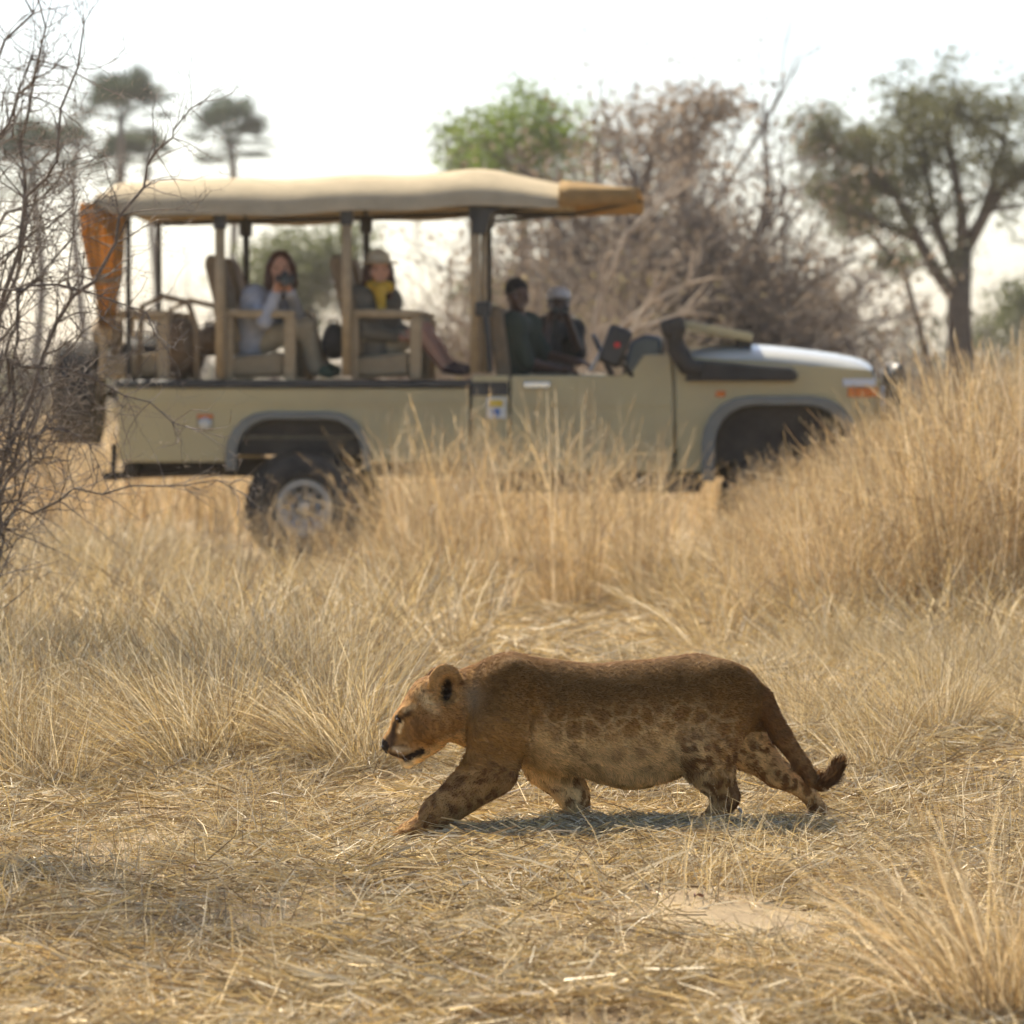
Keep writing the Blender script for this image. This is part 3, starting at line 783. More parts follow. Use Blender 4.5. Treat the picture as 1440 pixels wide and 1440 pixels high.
def make_fur():
    r = np.random.default_rng(77)
    nf = len(lm.polygons)
    q = np.empty(nf * 4, np.int32); lm.loops.foreach_get('vertex_index', q); q = q.reshape(-1, 4)
    A = LV[q]
    ar = np.linalg.norm(np.cross(A[:, 2] - A[:, 0], A[:, 3] - A[:, 1]), axis=1)
    N = 76000
    f = r.choice(nf, N, p=ar / ar.sum()); u, v = r.random((N, 1)), r.random((N, 1))
    p = (A[f, 0] * (1 - u) + A[f, 1] * u) * (1 - v) + (A[f, 3] * (1 - u) + A[f, 2] * u) * v
    nr = LN[q[f, 0]].astype(float); col = CC[q[f, 0]]
    px, py = Linv(p)
    flow = np.tile(np.array([1., 0, -.4]), (N, 1))
    leg = (py > 1085) | ((px < 700) & (py > 1085))
    flow[leg] = (0.25, 0, -1)
    fl = (px < 720) & (py > 1085); flow[fl] = (-.7, 0, -.7)
    hd = (px < 600); flow[hd] = (.6, 0, .25)
    bh = (px > 1060) & (py > 1060); flow[bh] = (.8, 0, -.6)
    tip = (px > 1150) & (py < 1110); flow[tip] = (.5, 0, .8)
    flow = flow + r.normal(0, .22, (N, 3))
    t = flow - (flow * nr).sum(1, keepdims=True) * nr; t /= np.linalg.norm(t, axis=1, keepdims=True) + 1e-9
    L = np.full(N, .012)
    L[(py > 1050) & (px > 745) & (px < 980)] = .019       # belly
    hh = (px < 690) & (py < 1086); L[hh] = np.interp(px[hh], [545, 575, 610, 650, 690], [.003, .005, .008, .013, .015])
    L[(px > 600) & (px < 625) & (py > 965) & (py < 1000)] = .012
    L[(py > 1100)] = .008
    L[tip] = .022
    dk = (segd(p, Lp(540, 1050, -.012), Lp(540, 1050, .012)) < .022) | (np.abs(px - 561) < 7) & (np.abs(py - 1012) < 7)
    keep = ~dk
    p, nr, t, L, col = p[keep], nr[keep], t[keep], L[keep], col[keep]; n = len(p)
    L = L * r.uniform(.6, 1.35, n)
    d0 = t * .85 + nr * .52; d1 = t * .97 + nr * .22
    sd = np.cross(t, nr); sd /= np.linalg.norm(sd, axis=1, keepdims=True) + 1e-9
    w = (.0009 + .0006 * r.random(n))[:, None]
    b = p - nr * .001; m = b + d0 * (L * .55)[:, None]; e = m + d1 * (L * .5)[:, None]
    V = np.stack([b - sd * w, b + sd * w, m + sd * w * .8, m - sd * w * .8, e], 1).reshape(-1, 3)
    o = np.arange(n)[:, None] * 5
    c = np.repeat(col * r.uniform(.72, 1.3, (n, 1)), 5, 0) * np.tile(np.array([.75, .75, 1, 1, 1.35]), n)[:, None]  # darker roots; lighter tips put the backlit rim into the fur colour
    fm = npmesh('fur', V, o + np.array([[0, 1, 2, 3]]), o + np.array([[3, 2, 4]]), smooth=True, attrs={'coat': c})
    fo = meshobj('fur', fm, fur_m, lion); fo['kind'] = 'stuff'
    return fo
make_fur()

# eyes, nose and whiskers
eye_m = mat('amber_eye', (.10, .05, .015), .08, .2, 40, spec=.8)
_px, _py = Linv(LV.astype(float))
for s in (-1, 1):
    k = (np.abs(_px - 561.5) < 3) & (np.abs(_py - 1012) < 3) & (LV[:, 1] * s > .01)
    ye = LV[k, 1].mean() if k.any() else s * .045
    e = MB().lathe([(0.0005, -.007), (.005, -.005), (.0075, 0), (.005, .005), (.0005, .007)], (0, 0, 0), 'y', 14).build('eye', eye_m, lion, smooth=True)
    e.location = Lp(561, 1012, ye - s * .003); e.rotation_euler = (0, R(-55), s * R(-35)); e.scale = (1.0, .8, .62)
nose_m = mat('wet_black_nose', (.018, .014, .013), .35, .2, 60, .3, 200)
meshobj('nose', sdf_mesh('nose', [el(Lp(543.5, 1050.5), (lr(5.5), .0155, lr(6.5)), .003), el(Lp(546, 1055), (lr(4), .007, lr(6)), .004)], .0018), nose_m, lion)
wh = MB(); rr_ = random.Random(4)
for s in (-1, 1):
    for k in range(3):
        a0 = Vector(Lp(560 + rr_.uniform(-5, 6), 1053 + k * 1.3, s * .043)); d = Vector((rr_.uniform(.05, .6), s * .8, rr_.uniform(-.6, -.1))).normalized()
        L_ = rr_.uniform(.05, .085); wh.tube([a0, a0 + d * L_ * .5, a0 + d * L_ + Vector((0, 0, -.012))], [.0003, .00025, .0001], 3)
wh.build('whiskers', mat('whisker', (.5, .45, .38), .4, .1), lion)['kind'] = 'stuff'
# ------------------------------------------------------------------ safari vehicle
VS = 200.0
VX, VY = W(425, 700, 30.0).x, 30.0
VROT = R(-3)
def vx(px): return (px - 425) / VS
def vz(py): return CAM_H + (HOR - py) / VS
def vp(px, py, y=0.0):
    """vehicle-local point for a picture position, y metres in from the near side"""
    k = 1 + y / 30.0
    return Vector(((px - 720) * k / VS + (720 - 425) / VS - y * math.sin(-VROT) , y, CAM_H + (HOR - py) * k / VS))

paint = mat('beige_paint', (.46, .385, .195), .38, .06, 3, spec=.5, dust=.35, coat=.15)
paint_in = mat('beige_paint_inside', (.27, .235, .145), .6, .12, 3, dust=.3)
black = mat('black_rubber', (.022, .021, .020), .75, .3, 12, .2, 80, dust=.12)
blackpl = mat('black_plastic', (.02, .02, .02), .45, .2, 9, dust=.06)
flare_m = mat('grey_plastic', (.17, .175, .155), .5, .12, 9, dust=.15)
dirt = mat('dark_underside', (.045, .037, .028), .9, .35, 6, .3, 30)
tyre_m = mat('dusty_tyre', (.035, .032, .030), .9, .35, 10, .3, 60, dust=.3)
rim_m = mat('dusty_steel_rim', (.42, .41, .38), .45, .15, 9, metal=.6, dust=.35)
steel = mat('galvanised', (.45, .46, .45), .4, .12, 9, metal=.8, dust=.2)
chrome = mat('chrome', (.75, .76, .76), .18, .05, 9, metal=1.0)
canvas = mat('tan_canvas', (.47, .375, .235), .85, .12, 5, .25, 260, spec=.2, transl=.10)
canvas_o = mat('ochre_canvas', (.52, .30, .09), .85, .22, 9, .3, 200, spec=.2, transl=.55)
canvas_v = mat('brown_canvas_visor', (.42, .27, .11), .85, .15, 9, .3, 200, spec=.2, transl=.35)
seat_m = mat('khaki_seat_canvas', (.30, .235, .145), .85, .15, 12, .3, 220, spec=.2)
wood_m = mat('padded_tan_post', (.36, .27, .155), .7, .15, 15, .2, 90)
seat_d = mat('brown_seat_back', (.20, .145, .085), .85, .2, 12, .3, 200)
glass_m = mat('dark_glass', (.03, .04, .045), .06, .2, 5, spec=.8)
amber = mat('amber_lens', (.62, .16, .015), .25, .1, 30)
redl = mat('red_lens', (.55, .01, .01), .3, .1, 30)
white_l = mat('clear_lens', (.62, .64, .68), .3, .05, 30, spec=.5)
lens_d = mat('dark_lens', (.12, .12, .12), .45, .1, 30, spec=.3)
blue_s = mat('blue_decal', (.05, .15, .40), .5, .1, 20)
yellow_s = mat('yellow_decal', (.65, .45, .05), .5, .1, 20)
white_s = mat('white_decal', (.65, .65, .6), .5, .1, 20)

veh = empty('safari_vehicle', (VX, VY, 0), VROT, 'open beige safari vehicle with tan canvas canopy standing in tall grass', 'vehicle')
WID = 1.72
def arc(cx, cz, r, a0, a1, n): return [(cx + r * math.cos(R(a0 + (a1 - a0) * i / n)), cz + r * math.sin(R(a0 + (a1 - a0) * i / n))) for i in range(n + 1)]
def rnd_arch(x0, x1, z0, z1, c, n=5):
    """arch outline from (x0,z0) up over to (x1,z0) with corner radius c"""
    p = [(x0, z0)] + arc(x0 + c, z1 - c, c, 180, 90, n) + arc(x1 - c, z1 - c, c, 90, 0, n) + [(x1, z0)]
    return p

# --- load bed
bx0, bx1 = vx(163), vx(660)
bt, bb = vz(546), vz(650)
ra = rnd_arch(vx(331), vx(512), bb, vz(588), .26)
for y0, y1 in ((0.0, .035), (WID - .035, WID)):
    side = MB().prism([(bx0 + .02, bb), *ra, (bx1, bb), (bx1, bt), (bx0, bt)], y0, y1)
    bed = side.build('bed_side', paint, veh, bevel=.008)
    o = -0.012 if y0 == 0 else WID + .002
    MB().prism([(bx0 + .03, vz(569)), (bx1 - .02, vz(567)), (bx1 - .02, vz(563)), (bx0 + .03, vz(565))], o, o + .012).build('swage_line', paint, bed)
    # rounded grey wheel-arch flare
    inn = rnd_arch(vx(333), vx(510), bb - .06, vz(590), .25); out = rnd_arch(vx(317), vx(522), bb - .06, vz(579), .30)
    oy = (-.055, .03) if y0 == 0 else (WID - .03, WID + .055)
    MB().prism(out + inn[::-1], *oy).build('wheel_arch_flare', flare_m, bed, bevel=.012)
    MB().box((bx0 - .01, y0 - (.025 if y0 == 0 else .0), bt + .002), (bx1 + .02, y1 + (.0 if y0 == 0 else .025), bt + .055)).build('top_rail', blackpl, bed, bevel=.012)
MB().box((bx0, .037, bb + .02), (bx0 + .035, WID - .037, bt)).build('tailgate', paint, veh, bevel=.008)
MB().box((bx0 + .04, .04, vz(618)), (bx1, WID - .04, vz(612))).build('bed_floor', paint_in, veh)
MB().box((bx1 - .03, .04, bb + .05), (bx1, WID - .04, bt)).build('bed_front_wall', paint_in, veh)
for y in (.04, WID - .30):
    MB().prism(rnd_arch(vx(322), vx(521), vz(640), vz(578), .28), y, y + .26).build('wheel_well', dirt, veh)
fc = MB().box((vx(276), -.006, vz(606)), (vx(300), .004, vz(582))).build('fuel_filler', paint_in, veh, bevel=.01)
MB().lathe([(.03, -.02), (.045, -.014), (.045, .0), (.001, .0), (.001, -.02)], (vx(288), -.004, vz(596)), 'y', 20).build('filler_cap', steel, fc)
MB().box((vx(277), -.012, vz(588)), (vx(299), -.007, vz(583))).build('reflector', amber, fc)
for y in (.45, WID - .55):
    MB().box((vx(165), y, vz(672)), (vx(1215), y + .10, vz(648))).build('chassis_rail', dirt, veh)
MB().box((vx(168), .1, vz(668)), (vx(185), WID - .1, vz(651))).build('rear_crossmember', dirt, veh, bevel=.01)
for y in (.25, WID - .35): MB().tube([(vx(152), y, vz(625)), (vx(150), y, vz(668)), (vx(160), y, vz(672))], .022, 8).build('rear_step_bracket', dirt, veh)
MB().tube([(vx(135), .3, vz(672)), (vx(190), .3, vz(668)), (vx(300), .32, vz(664))], .03, 10).build('exhaust', dirt, veh)

# --- wheels
def wheel(px, py, y, out):
    """out = -1 near side, +1 far side"""
    c = (vx(px), y, vz(py))
    root = MB().lathe([(.20, -.10), (.205, .10), (.16, .10), (.16, -.10)], (0, 0, 0), 'y', 28).build('wheel', rim_m, veh, smooth=False)
    root.location = c
    h = .135
    MB().lathe([(.205, -h + .02), (.25, -h), (.33, -h), (.385, -h + .025), (.405, -h + .06), (.408, 0), (.405, h - .06), (.385, h - .025), (.33, h), (.25, h), (.205, h - .02)], (0, 0, 0), 'y', 48).build('tyre', tyre_m, root, smooth=True)
    tr = MB()
    for i in range(36):
        a = 2 * math.pi * i / 36
        for q, (u0, u1) in enumerate(((-.125, -.045), (-.035, .035), (.045, .125))):
            b = a + (.087 if q == 1 else 0)
            M = Matrix.Rotation(-b, 4, 'Y'); tr.box((.398, u0, -.022), (.418, u1, .022), M)
    t = tr.build('tread', tyre_m, root); t['kind'] = 'stuff'
    MB().lathe([(.001, out * .03), (.10, out * .035), (.15, out * .075), (.175, out * .085), (.175, out * .065), (.10, out * .015), (.001, out * .01)], (0, 0, 0), 'y', 28).build('rim', rim_m, root, smooth=True)
    MB().lathe([(.001, out * .10), (.04, out * .095), (.055, out * .06), (.055, out * .03), (.001, out * .03)], (0, 0, 0), 'y', 18).build('hub', steel, root)
    for i in range(6):
        a = math.pi / 3 * i
        MB().lathe([(.001, out * .055), (.011, out * .053), (.011, out * .03), (.001, out * .03)], (.085 * math.cos(a), 0, .085 * math.sin(a)), 'y', 8).build('wheel_nut', steel, root)
    for i in range(10):
        a = 2 * math.pi * i / 10
        MB().lathe([(.017, out * .066), (.017, out * .05), (.001, out * .05), (.001, out * .066)], (.128 * math.cos(a), 0, .128 * math.sin(a)), 'y', 10).build('vent_hole', dirt, root)
    return root
for px in (427, 1092):
    wheel(px, 714, .12, -1); wheel(px, 714, WID - .12, 1)
    MB().tube([(vx(px), .2, vz(714)), (vx(px), WID - .2, vz(714))], .05, 10).build('axle', dirt, veh)
# spare wheel on the tail
sp = wheel(118, 552, WID * .55, -1); sp.rotation_euler = (0, 0, R(90)); sp.location = vp(110, 552, .55)
sp.scale = (.88, 1.12, .88)
MB().lathe([(.001, -.03), (.30, -.03), (.36, -.01), (.37, .02), (.001, .02)], (0, 0, 0), 'x', 28).build('spare_wheel_cover', canvas, veh, smooth=True).location = vp(84, 552, .55)
MB().tube([(vx(135), .5, vz(552)), (vx(165), .5, vz(560))], .03).build('spare_wheel_arm', dirt, veh)

# --- cab
ct = vz(528); cb = vz(664)
for y0, y1 in ((.0, .04), (WID - .04, WID)):
    near = y0 == 0
    MB().prism([(vx(664), cb), (vx(716), cb), (vx(716), ct), (vx(664), ct)], y0, y1).build('cab_corner', paint, veh, bevel=.008)
    e = -.006 if near else WID + .001
    MB().box((vx(663), e, vz(556)), (vx(715), e + .005, vz(537))).build('corner_grille', blackpl, veh)
    dr = MB().prism([(vx(719), cb), (vx(946), cb), (vx(947), vz(600)), (vx(944), vz(498)), (vx(905), vz(499)), (vx(888), vz(523)), (vx(870), ct), (vx(719), ct)], y0, y1).build('door', paint, veh, bevel=.01)
    e = -.028 if near else WID
    MB().box((vx(737), e, vz(546)), (vx(774), e + .028, vz(537))).build('door_handle', chrome, dr, bevel=.008)
    MB().prism([(vx(722), vz(571)), (vx(944), vz(571)), (vx(944), vz(566)), (vx(722), vz(566))], -.010 if near else WID, .0 if near else WID + .010).build('door_swage', paint, dr)
    if near:
        MB().box((vx(685), -.012, vz(588)), (vx(712), -.0005, vz(559))).build('crest_panel', white_s, veh)
        MB().box((vx(689), -.0145, vz(572)), (vx(708), -.0125, vz(562))).build('crest_band', yellow_s, veh)
        MB().lathe([(.001, -.0165), (.028, -.0165), (.03, -.013), (.001, -.0125)], (vx(698), 0, vz(579)), 'y', 16).build('crest_emblem', blue_s, veh)
    # front wing with wheel arch
    fa = rnd_arch(vx(1003), vx(1190), vz(664), vz(568), .28)
    MB().prism([(vx(951), cb), *fa, (vx(1226), vz(640)), (vx(1228), vz(540)), (vx(1222), vz(520)), (vx(1100), vz(510)), (vx(949), vz(500))], y0, y1).build('front_wing', paint, veh, bevel=.012)
    inn = rnd_arch(vx(1005), vx(1188), vz(676), vz(570), .27); out = rnd_arch(vx(986), vx(1205), vz(676), vz(557), .33)
    MB().prism(out + inn[::-1], *((-.06, .03) if near else (WID - .03, WID + .06))).build('wheel_arch_flare', flare_m, veh, bevel=.012)
    MB().box((vx(1006), -.012 if near else WID, vz(558)), (vx(1019), 0 if near else WID + .012, vz(550))).build('side_indicator', amber, veh, bevel=.003)
    y = .04 if near else WID - .32
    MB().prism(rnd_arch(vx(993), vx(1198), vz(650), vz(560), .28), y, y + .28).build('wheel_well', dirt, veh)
    MB().box((vx(660), y0 - (.03 if near else -.0), vz(692)), (vx(985), y1 + (.0 if near else .03), vz(668))).build('side_step', dirt, veh, bevel=.012)
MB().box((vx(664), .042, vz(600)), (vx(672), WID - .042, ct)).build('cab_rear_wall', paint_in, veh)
MB().box((vx(672), .042, vz(650)), (vx(1000), WID - .042, vz(640))).build('cab_floor', dirt, veh)
# scuttle, dashboard and lowered windscreen frame
MB().prism([(vx(905), vz(600)), (vx(975), vz(600)), (vx(975), vz(501)), (vx(940), vz(499)), (vx(905), vz(502))], .05, WID - .05).build('scuttle', paint, veh, bevel=.02)
MB().prism([(vx(872), vz(540)), (vx(905), vz(540)), (vx(930), vz(505)), (vx(930), vz(474)), (vx(905), vz(470)), (vx(885), vz(480))], .06, WID - .06).build('dashboard', glass_m, veh, bevel=.03)
MB().tube([vp(830, 522, .03), vp(858, 474, .03), vp(868, 466, .05)], .016).build('windscreen_stay', steel, veh)
mir = MB().box((-.10, -.03, -.14), (.07, .06, .14), Matrix.Rotation(R(20), 4, 'Y')).build('wing_mirror', blackpl, veh, bevel=.03); mir.location = vp(868, 488, -.10)
MB().tube([(.02, 0, -.10), (.10, .10, -.20)], .015).build('mirror_arm', blackpl, mir)
MB().box((-.02, -.045, -.005), (.018, -.036, .03)).build('mirror_marker', redl, mir)
sw = MB().lathe([(.185 + .016 * math.cos(a), .016 * math.sin(a)) for a in [k * math.pi / 4 for k in range(8)]], (0, 0, 0), 'x', 28).build('steering_wheel', blackpl, veh, smooth=True)
sw.location = vp(850, 505, .42); sw.rotation_euler = (0, R(-25), 0)
MB().tube([(0, 0, 0), (.25, 0, -.1)], .025).build('steering_column', blackpl, sw)
MB().tube([(0, -.18, 0), (0, .18, 0)], .014).build('steering_spoke', blackpl, sw)
fr = MB().box((-.25, 0, -.03), (.25, WID - .24, .03), Matrix.Rotation(R(11), 4, 'Y')).build('folded_windscreen', canvas_v if False else paint, veh, bevel=.012); fr.location = vp(1008, 466, .12)
for y in (.18, WID - .3): MB().box((vx(1034), y, vz(500)), (vx(1056), y + .12, vz(475))).build('windscreen_rest', black, veh, bevel=.01)
# bonnet
bon = MB()
prof = [(948, 500), (978, 497), (1022, 492), (1080, 495), (1150, 503), (1200, 511), (1222, 518), (1229, 532)]
G = []
for k, t in enumerate((0, .04, .12, .3, .5, .7, .88, .96, 1)):
    y = .0 + t * WID
    drop = {0: .07, 1: .02, 7: .02, 8: .07}.get(k, 0); crown = .05 * (1 - (2 * t - 1) ** 2)
    G.append([(vx(px), y, vz(py) - drop + crown) for px, py in prof])
bon.sheet(G)
bonm = mat('sunlit_bonnet_paint', (.46, .45, .38), .28, .05, 3, spec=.6, dust=.2, coat=.5)  # paler and greyer than the body: sunlit sheen put into the colour
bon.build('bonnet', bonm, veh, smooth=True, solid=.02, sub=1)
# snorkel
sn = MB().tube([vp(958, 462, -.06), vp(947, 468, -.06), vp(951, 490, -.06), vp(966, 515, -.06), vp(985, 523, -.05)], [.055, .075, .07, .068, .065], 12).build('snorkel', black, veh, smooth=True)
MB().box((-.09, -.075, -.06), (.08, .06, .06), Matrix.Rotation(R(-15), 4, 'Y')).build('snorkel_head', black, sn, bevel=.025).location = vp(947, 460, -.06)
MB().prism([(vx(962), vz(536)), (vx(1117), vz(536)), (vx(1121), vz(528)), (vx(1112), vz(517)), (vx(1000), vz(508)), (vx(975), vz(506))], -.085, -.002).build('snorkel_duct', black, sn, bevel=.02)
# nose: grille, lamps, bumper, bull bar
MB().box((vx(1228), .05, vz(600)), (vx(1236), WID - .05, vz(534))).build('grille_panel', paint, veh, bevel=.01)
for k in range(6): MB().box((vx(1236), .5, vz(592 - k * 9)), (vx(1239), WID - .5, vz(587 - k * 9))).build('grille_slat', blackpl, veh)
for y in (.07, WID - .07 - .24):
    MB().lathe([(.001, .02), (.09, .015), (.10, -.01), (.001, -.01)], (vx(1239), y + .12, vz(562)), 'x', 20).build('headlight', white_l, veh)
for y0, y1 in ((-.012, .05), (WID - .05, WID + .012)):
    MB().box((vx(1183), y0, vz(543)), (vx(1229), y1, vz(533))).build('marker_lamp', white_l, veh, bevel=.005)
    MB().box((vx(1190), y0 - .004, vz(558)), (vx(1231), y1 + .004, vz(545))).build('front_indicator', amber, veh, bevel=.006)
MB().box((vx(1235), -.05, vz(650)), (vx(1262), WID + .05, vz(612))).build('front_bumper', black, veh, bevel=.03)
for y in (.32, WID - .32):
    MB().tube([(vx(1262), y, vz(640)), (vx(1268), y, vz(560)), (vx(1255), y, vz(515))], .03, 10).build('bull_bar_upright', black, veh, smooth=True)
MB().tube([(vx(1245), .0, vz(600)), (vx(1258), .06, vz(530)), (vx(1256), .32, vz(514)), (vx(1256), WID - .32, vz(514)), (vx(1258), WID - .06, vz(530)), (vx(1245), WID, vz(600))], .03, 10).build('bull_bar_hoop', black, veh, smooth=True)
for y in (.10, WID - .1):
    sl = MB().lathe([(.001, -.05), (.06, -.05), (.105, -.01), (.11, .05), (.09, .055), (.001, .05)], (0, 0, 0), 'x', 22).build('spot_lamp', blackpl, veh, smooth=True); sl.location = (vx(1258), y, vz(532))
    MB().lathe([(.001, .058), (.092, .056), (.001, .052)], (0, 0, 0), 'x', 22).build('lamp_lens', lens_d, sl)
MB().tube([(vx(1225), .02, vz(535)), (vx(1224), .0, vz(498))], .007, 6).build('wing_pole', blackpl, veh)
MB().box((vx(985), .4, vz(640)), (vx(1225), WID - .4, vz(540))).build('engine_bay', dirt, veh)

# --- canopy posts
hoops = [(308, 302, 533), (487, 297, 528), (668, 290, 524)]
for px, pt, pb in hoops:
    for y in (.06, WID - .06):
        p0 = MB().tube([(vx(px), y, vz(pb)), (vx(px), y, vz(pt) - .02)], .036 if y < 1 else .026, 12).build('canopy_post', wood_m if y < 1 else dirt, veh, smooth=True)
        MB().box((vx(px) - .045, y - .04, vz(pt) - .10), (vx(px) + .045, y + .04, vz(pt) + .03)).build('post_bracket', blackpl, p0, bevel=.01)
    MB().tube([(vx(px), .06, vz(pt) + .02), (vx(px), .45, vz(pt) + .2), (vx(px), WID - .45, vz(pt) + .2), (vx(px), WID - .06, vz(pt) + .02)], .018, 8).build('roof_hoop', dirt, veh)
MB().tube([(vx(680), .10, vz(524)), (vx(680), .10, vz(300))], .022, 10).build('cab_post', wood_m, veh, smooth=True)
MB().prism([(vx(663), vz(292)), (vx(705), vz(292)), (vx(690), vz(305)), (vx(684), vz(330)), (vx(663), vz(330))], .02, .12).build('front_bracket', blackpl, veh, bevel=.01)
for y in (.04, WID - .04):
    MB().tube([(vx(170), y, vz(302)), (vx(308), y, vz(299)), (vx(487), y, vz(294)), (vx(668), y, vz(288)), (vx(795), y, vz(290))], .018, 8).build('roof_side_rail', dirt, veh)
for y in (.06, WID - .06): MB().tube([(vx(178), y, vz(540)), (vx(178), y, vz(302))], .02, 8).build('rear_post', dirt, veh)

# --- canvas canopy: stations along the roof, ridged at each hoop, sagging between
xs_ = np.array([132, 140, 155, 180, 220, 265, 308, 350, 398, 440, 487, 530, 578, 625, 668, 710, 755, 797])
top = np.interp(xs_, [132, 140, 155, 308, 398, 487, 578, 668, 797], [268, 258, 251, 245, 248, 240, 243, 231, 258])
eav = np.interp(xs_, [132, 140, 170, 308, 398, 487, 578, 668, 797], [284, 292, 305, 303, 306, 297, 299, 289, 296])
hoopw = np.exp(-((xs_[:, None] - np.array([308, 487, 668])[None]) / 15.0) ** 2).max(1)
G = []
tt = [0, .012, .03, .08, .15, .22, .30, .42, .5, .58, .70, .78, .85, .92, .97, .988, 1]
rr2 = np.random.default_rng(9)
for i, px in enumerate(xs_):
    zt, ze = vz(top[i]), vz(eav[i]); row = []
    for t in tt:
        y = -.05 + t * (WID + .10)
        u = min(t, 1 - t)
        sh = .13 + .12 * hoopw[i]           # where the side slope meets the flat top
        f = min(u / sh, 1.0); f = f ** (.60 + .15 * (1 - hoopw[i]))
        z = ze + .055 + (zt - ze - .055) * f if u > .02 else ze + .055 * (u / .02) * 1.0
        z -= .045 * (1 - hoopw[i]) * math.sin(math.pi * min(1, u / .3)) if u > .02 else 0
        z += rr2.normal(0, .004)
        row.append((vx(px), y, z))
    G.append(row)
can = MB().sheet(G).build('canopy', canvas, veh, smooth=True, solid=.006, sub=1)
# rear end cloth and rolled ochre curtain at the near rear corner
rear = [[(vx(133) - .01 * math.sin(k * .9), -.05 + t * (WID + .1), vz(268) + (vz(300) - vz(268)) * k / 4 - (.05 if t in (0, 1) else 0)) for t in (0, .1, .3, .5, .7, .9, 1)] for k in range(5)]
MB().sheet(rear).build('rear_valance', canvas, can, smooth=True, solid=.006, sub=1)
cur = []
prof_c = [(284, 110, 172), (300, 108, 174), (330, 110, 173), (360, 116, 172), (385, 122, 170), (405, 128, 165), (430, 131, 160), (460, 133, 155)]
for py, x0, x1 in prof_c:
    n = 26; row = []
    for k in range(n):
        t = k / (n - 1); row.append((vx(x0 + (x1 - x0) * t), .10 + .028 * math.sin(t * 31 + py * .015) + .02 * math.sin(t * 11 + py * .02), vz(py)))
    cur.append(row)
MB().sheet(cur).build('rolled_curtain', canvas_o, can, smooth=True, solid=.006)
MB().tube([vp(130, 392, .1), vp(150, 396, .05), vp(168, 390, .1)], .02).build('curtain_strap', seat_d, can)
# front visor flap
G = []
for k in range(8):
    t = k / 7; px = 786 + 111 * t
    G.append([(vx(px), y, z) for y, z in ((-.04, vz(293 - 4 * t)), (-.03, vz(272 - 3 * t)), (.02, vz(264 + 2 * t)), (.4, vz(252 + 13 * t) ), (WID / 2, vz(250 + 14 * t)), (WID - .4, vz(252 + 13 * t)), (WID - .02, vz(264 + 2 * t)), (WID + .03, vz(272 - 3 * t)), (WID + .04, vz(293 - 4 * t)))])
MB().sheet(G).build('visor', canvas_v, can, smooth=True, solid=.008)
for y in (.04, WID - .04): MB().tube([(vx(668), y, vz(300)), (vx(800), y, vz(288)), (vx(895), y, vz(270))], .014, 8).build('visor_stay', dirt, can)

# --- seats
def seat(px, y0, y1, far=False, occupied=True, back=True, bpx=0):
    """px = column of the rear edge of the cushion"""
    s = MB().prism([(vx(px), vz(531)), (vx(px + 78), vz(529)), (vx(px + 80), vz(500)), (vx(px + 70), vz(495)), (vx(px), vz(502))], y0 + .05, y1 - .05).build('seat', seat_m, veh, bevel=.03)
    bk = [(px - 4, 500), (px - 22, 430), (px - 36, 372), (px - 34, 358), (px - 22, 356), (px - 14, 366), (px + 2, 430), (px + 12, 497)]
    if back:
        b = MB().prism([(vx(a), vz(b_)) for a, b_ in bk], y0 + .07, y1 - .07).build('seat_back', seat_d, s, bevel=.035, seg=3)
        MB().prism([(vx(a + 3), vz(b_)) for a, b_ in ((px + 2, 480), (px - 14, 420), (px - 24, 375), (px - 16, 372), (px - 2, 425), (px + 12, 480))], y0 + .11, y1 - .11).build('back_cushion', seat_m, s, bevel=.03, seg=3)
    for y in (y0, y1 - .06):
        arm = MB().prism([(vx(px - 6), vz(446)), (vx(px + 88), vz(447)), (vx(px + 96), vz(441)), (vx(px + 92), vz(436)), (vx(px - 6), vz(434))], y, y + .06).build('armrest', wood_m, s, bevel=.014, seg=3)
        MB().prism([(vx(px + 78), vz(533)), (vx(px + 95), vz(533)), (vx(px + 96), vz(444)), (vx(px + 79), vz(448))], y + .004, y + .056).build('armrest_post', wood_m, s, bevel=.012, seg=3)
        MB().prism([(vx(px - 4), vz(533)), (vx(px + 6), vz(533)), (vx(px + 6), vz(446)), (vx(px - 4), vz(446))], y + .004, y + .056).build('rear_leg', wood_m, s, bevel=.01)
    return s
for px in (318, 496):
    seat(px, .12, .74); seat(px, .96, 1.58)
seat(138, .12, .74, back=False); seat(138, .96, 1.58, back=False)
MB().box((vx(170), .045, vz(540)), (vx(655), WID - .045, vz(534))).build('seat_deck', dirt, veh)
# luggage hoop at the back
for y in (.10, WID - .10):
    MB().tube([(vx(190), y, vz(536)), (vx(196), y, vz(430)), (vx(225), y, vz(416)), (vx(262), y, vz(425)), (vx(273), y, vz(460)), (vx(274), y, vz(538))], .022, 10).build('luggage_hoop', seat_d, veh, smooth=True)
# front seats
for y in (.16, .98):
    fs = MB().prism([(vx(690), vz(600)), (vx(775), vz(600)), (vx(780), vz(545)), (vx(700), vz(548))], y, y + .56).build('front_seat', seat_d, veh, bevel=.04)
    MB().prism([(vx(700), vz(550)), (vx(720), vz(550)), (vx(706), vz(440)), (vx(698), vz(428)), (vx(686), vz(430)), (vx(682), vz(445))], y + .03, y + .53).build('seat_back', seat_d, fs, bevel=.035, seg=3)
MB().box((-.05, -.05, -.05), (.06, .05, .05)).build('post_clamp', blackpl, veh, bevel=.012).location = vp(679, 435, .06)
MB().tube([vp(682, 440, .02), vp(686, 470, .02), vp(690, 522, .03)], .022, 8).build('seat_belt_post', blackpl, veh)
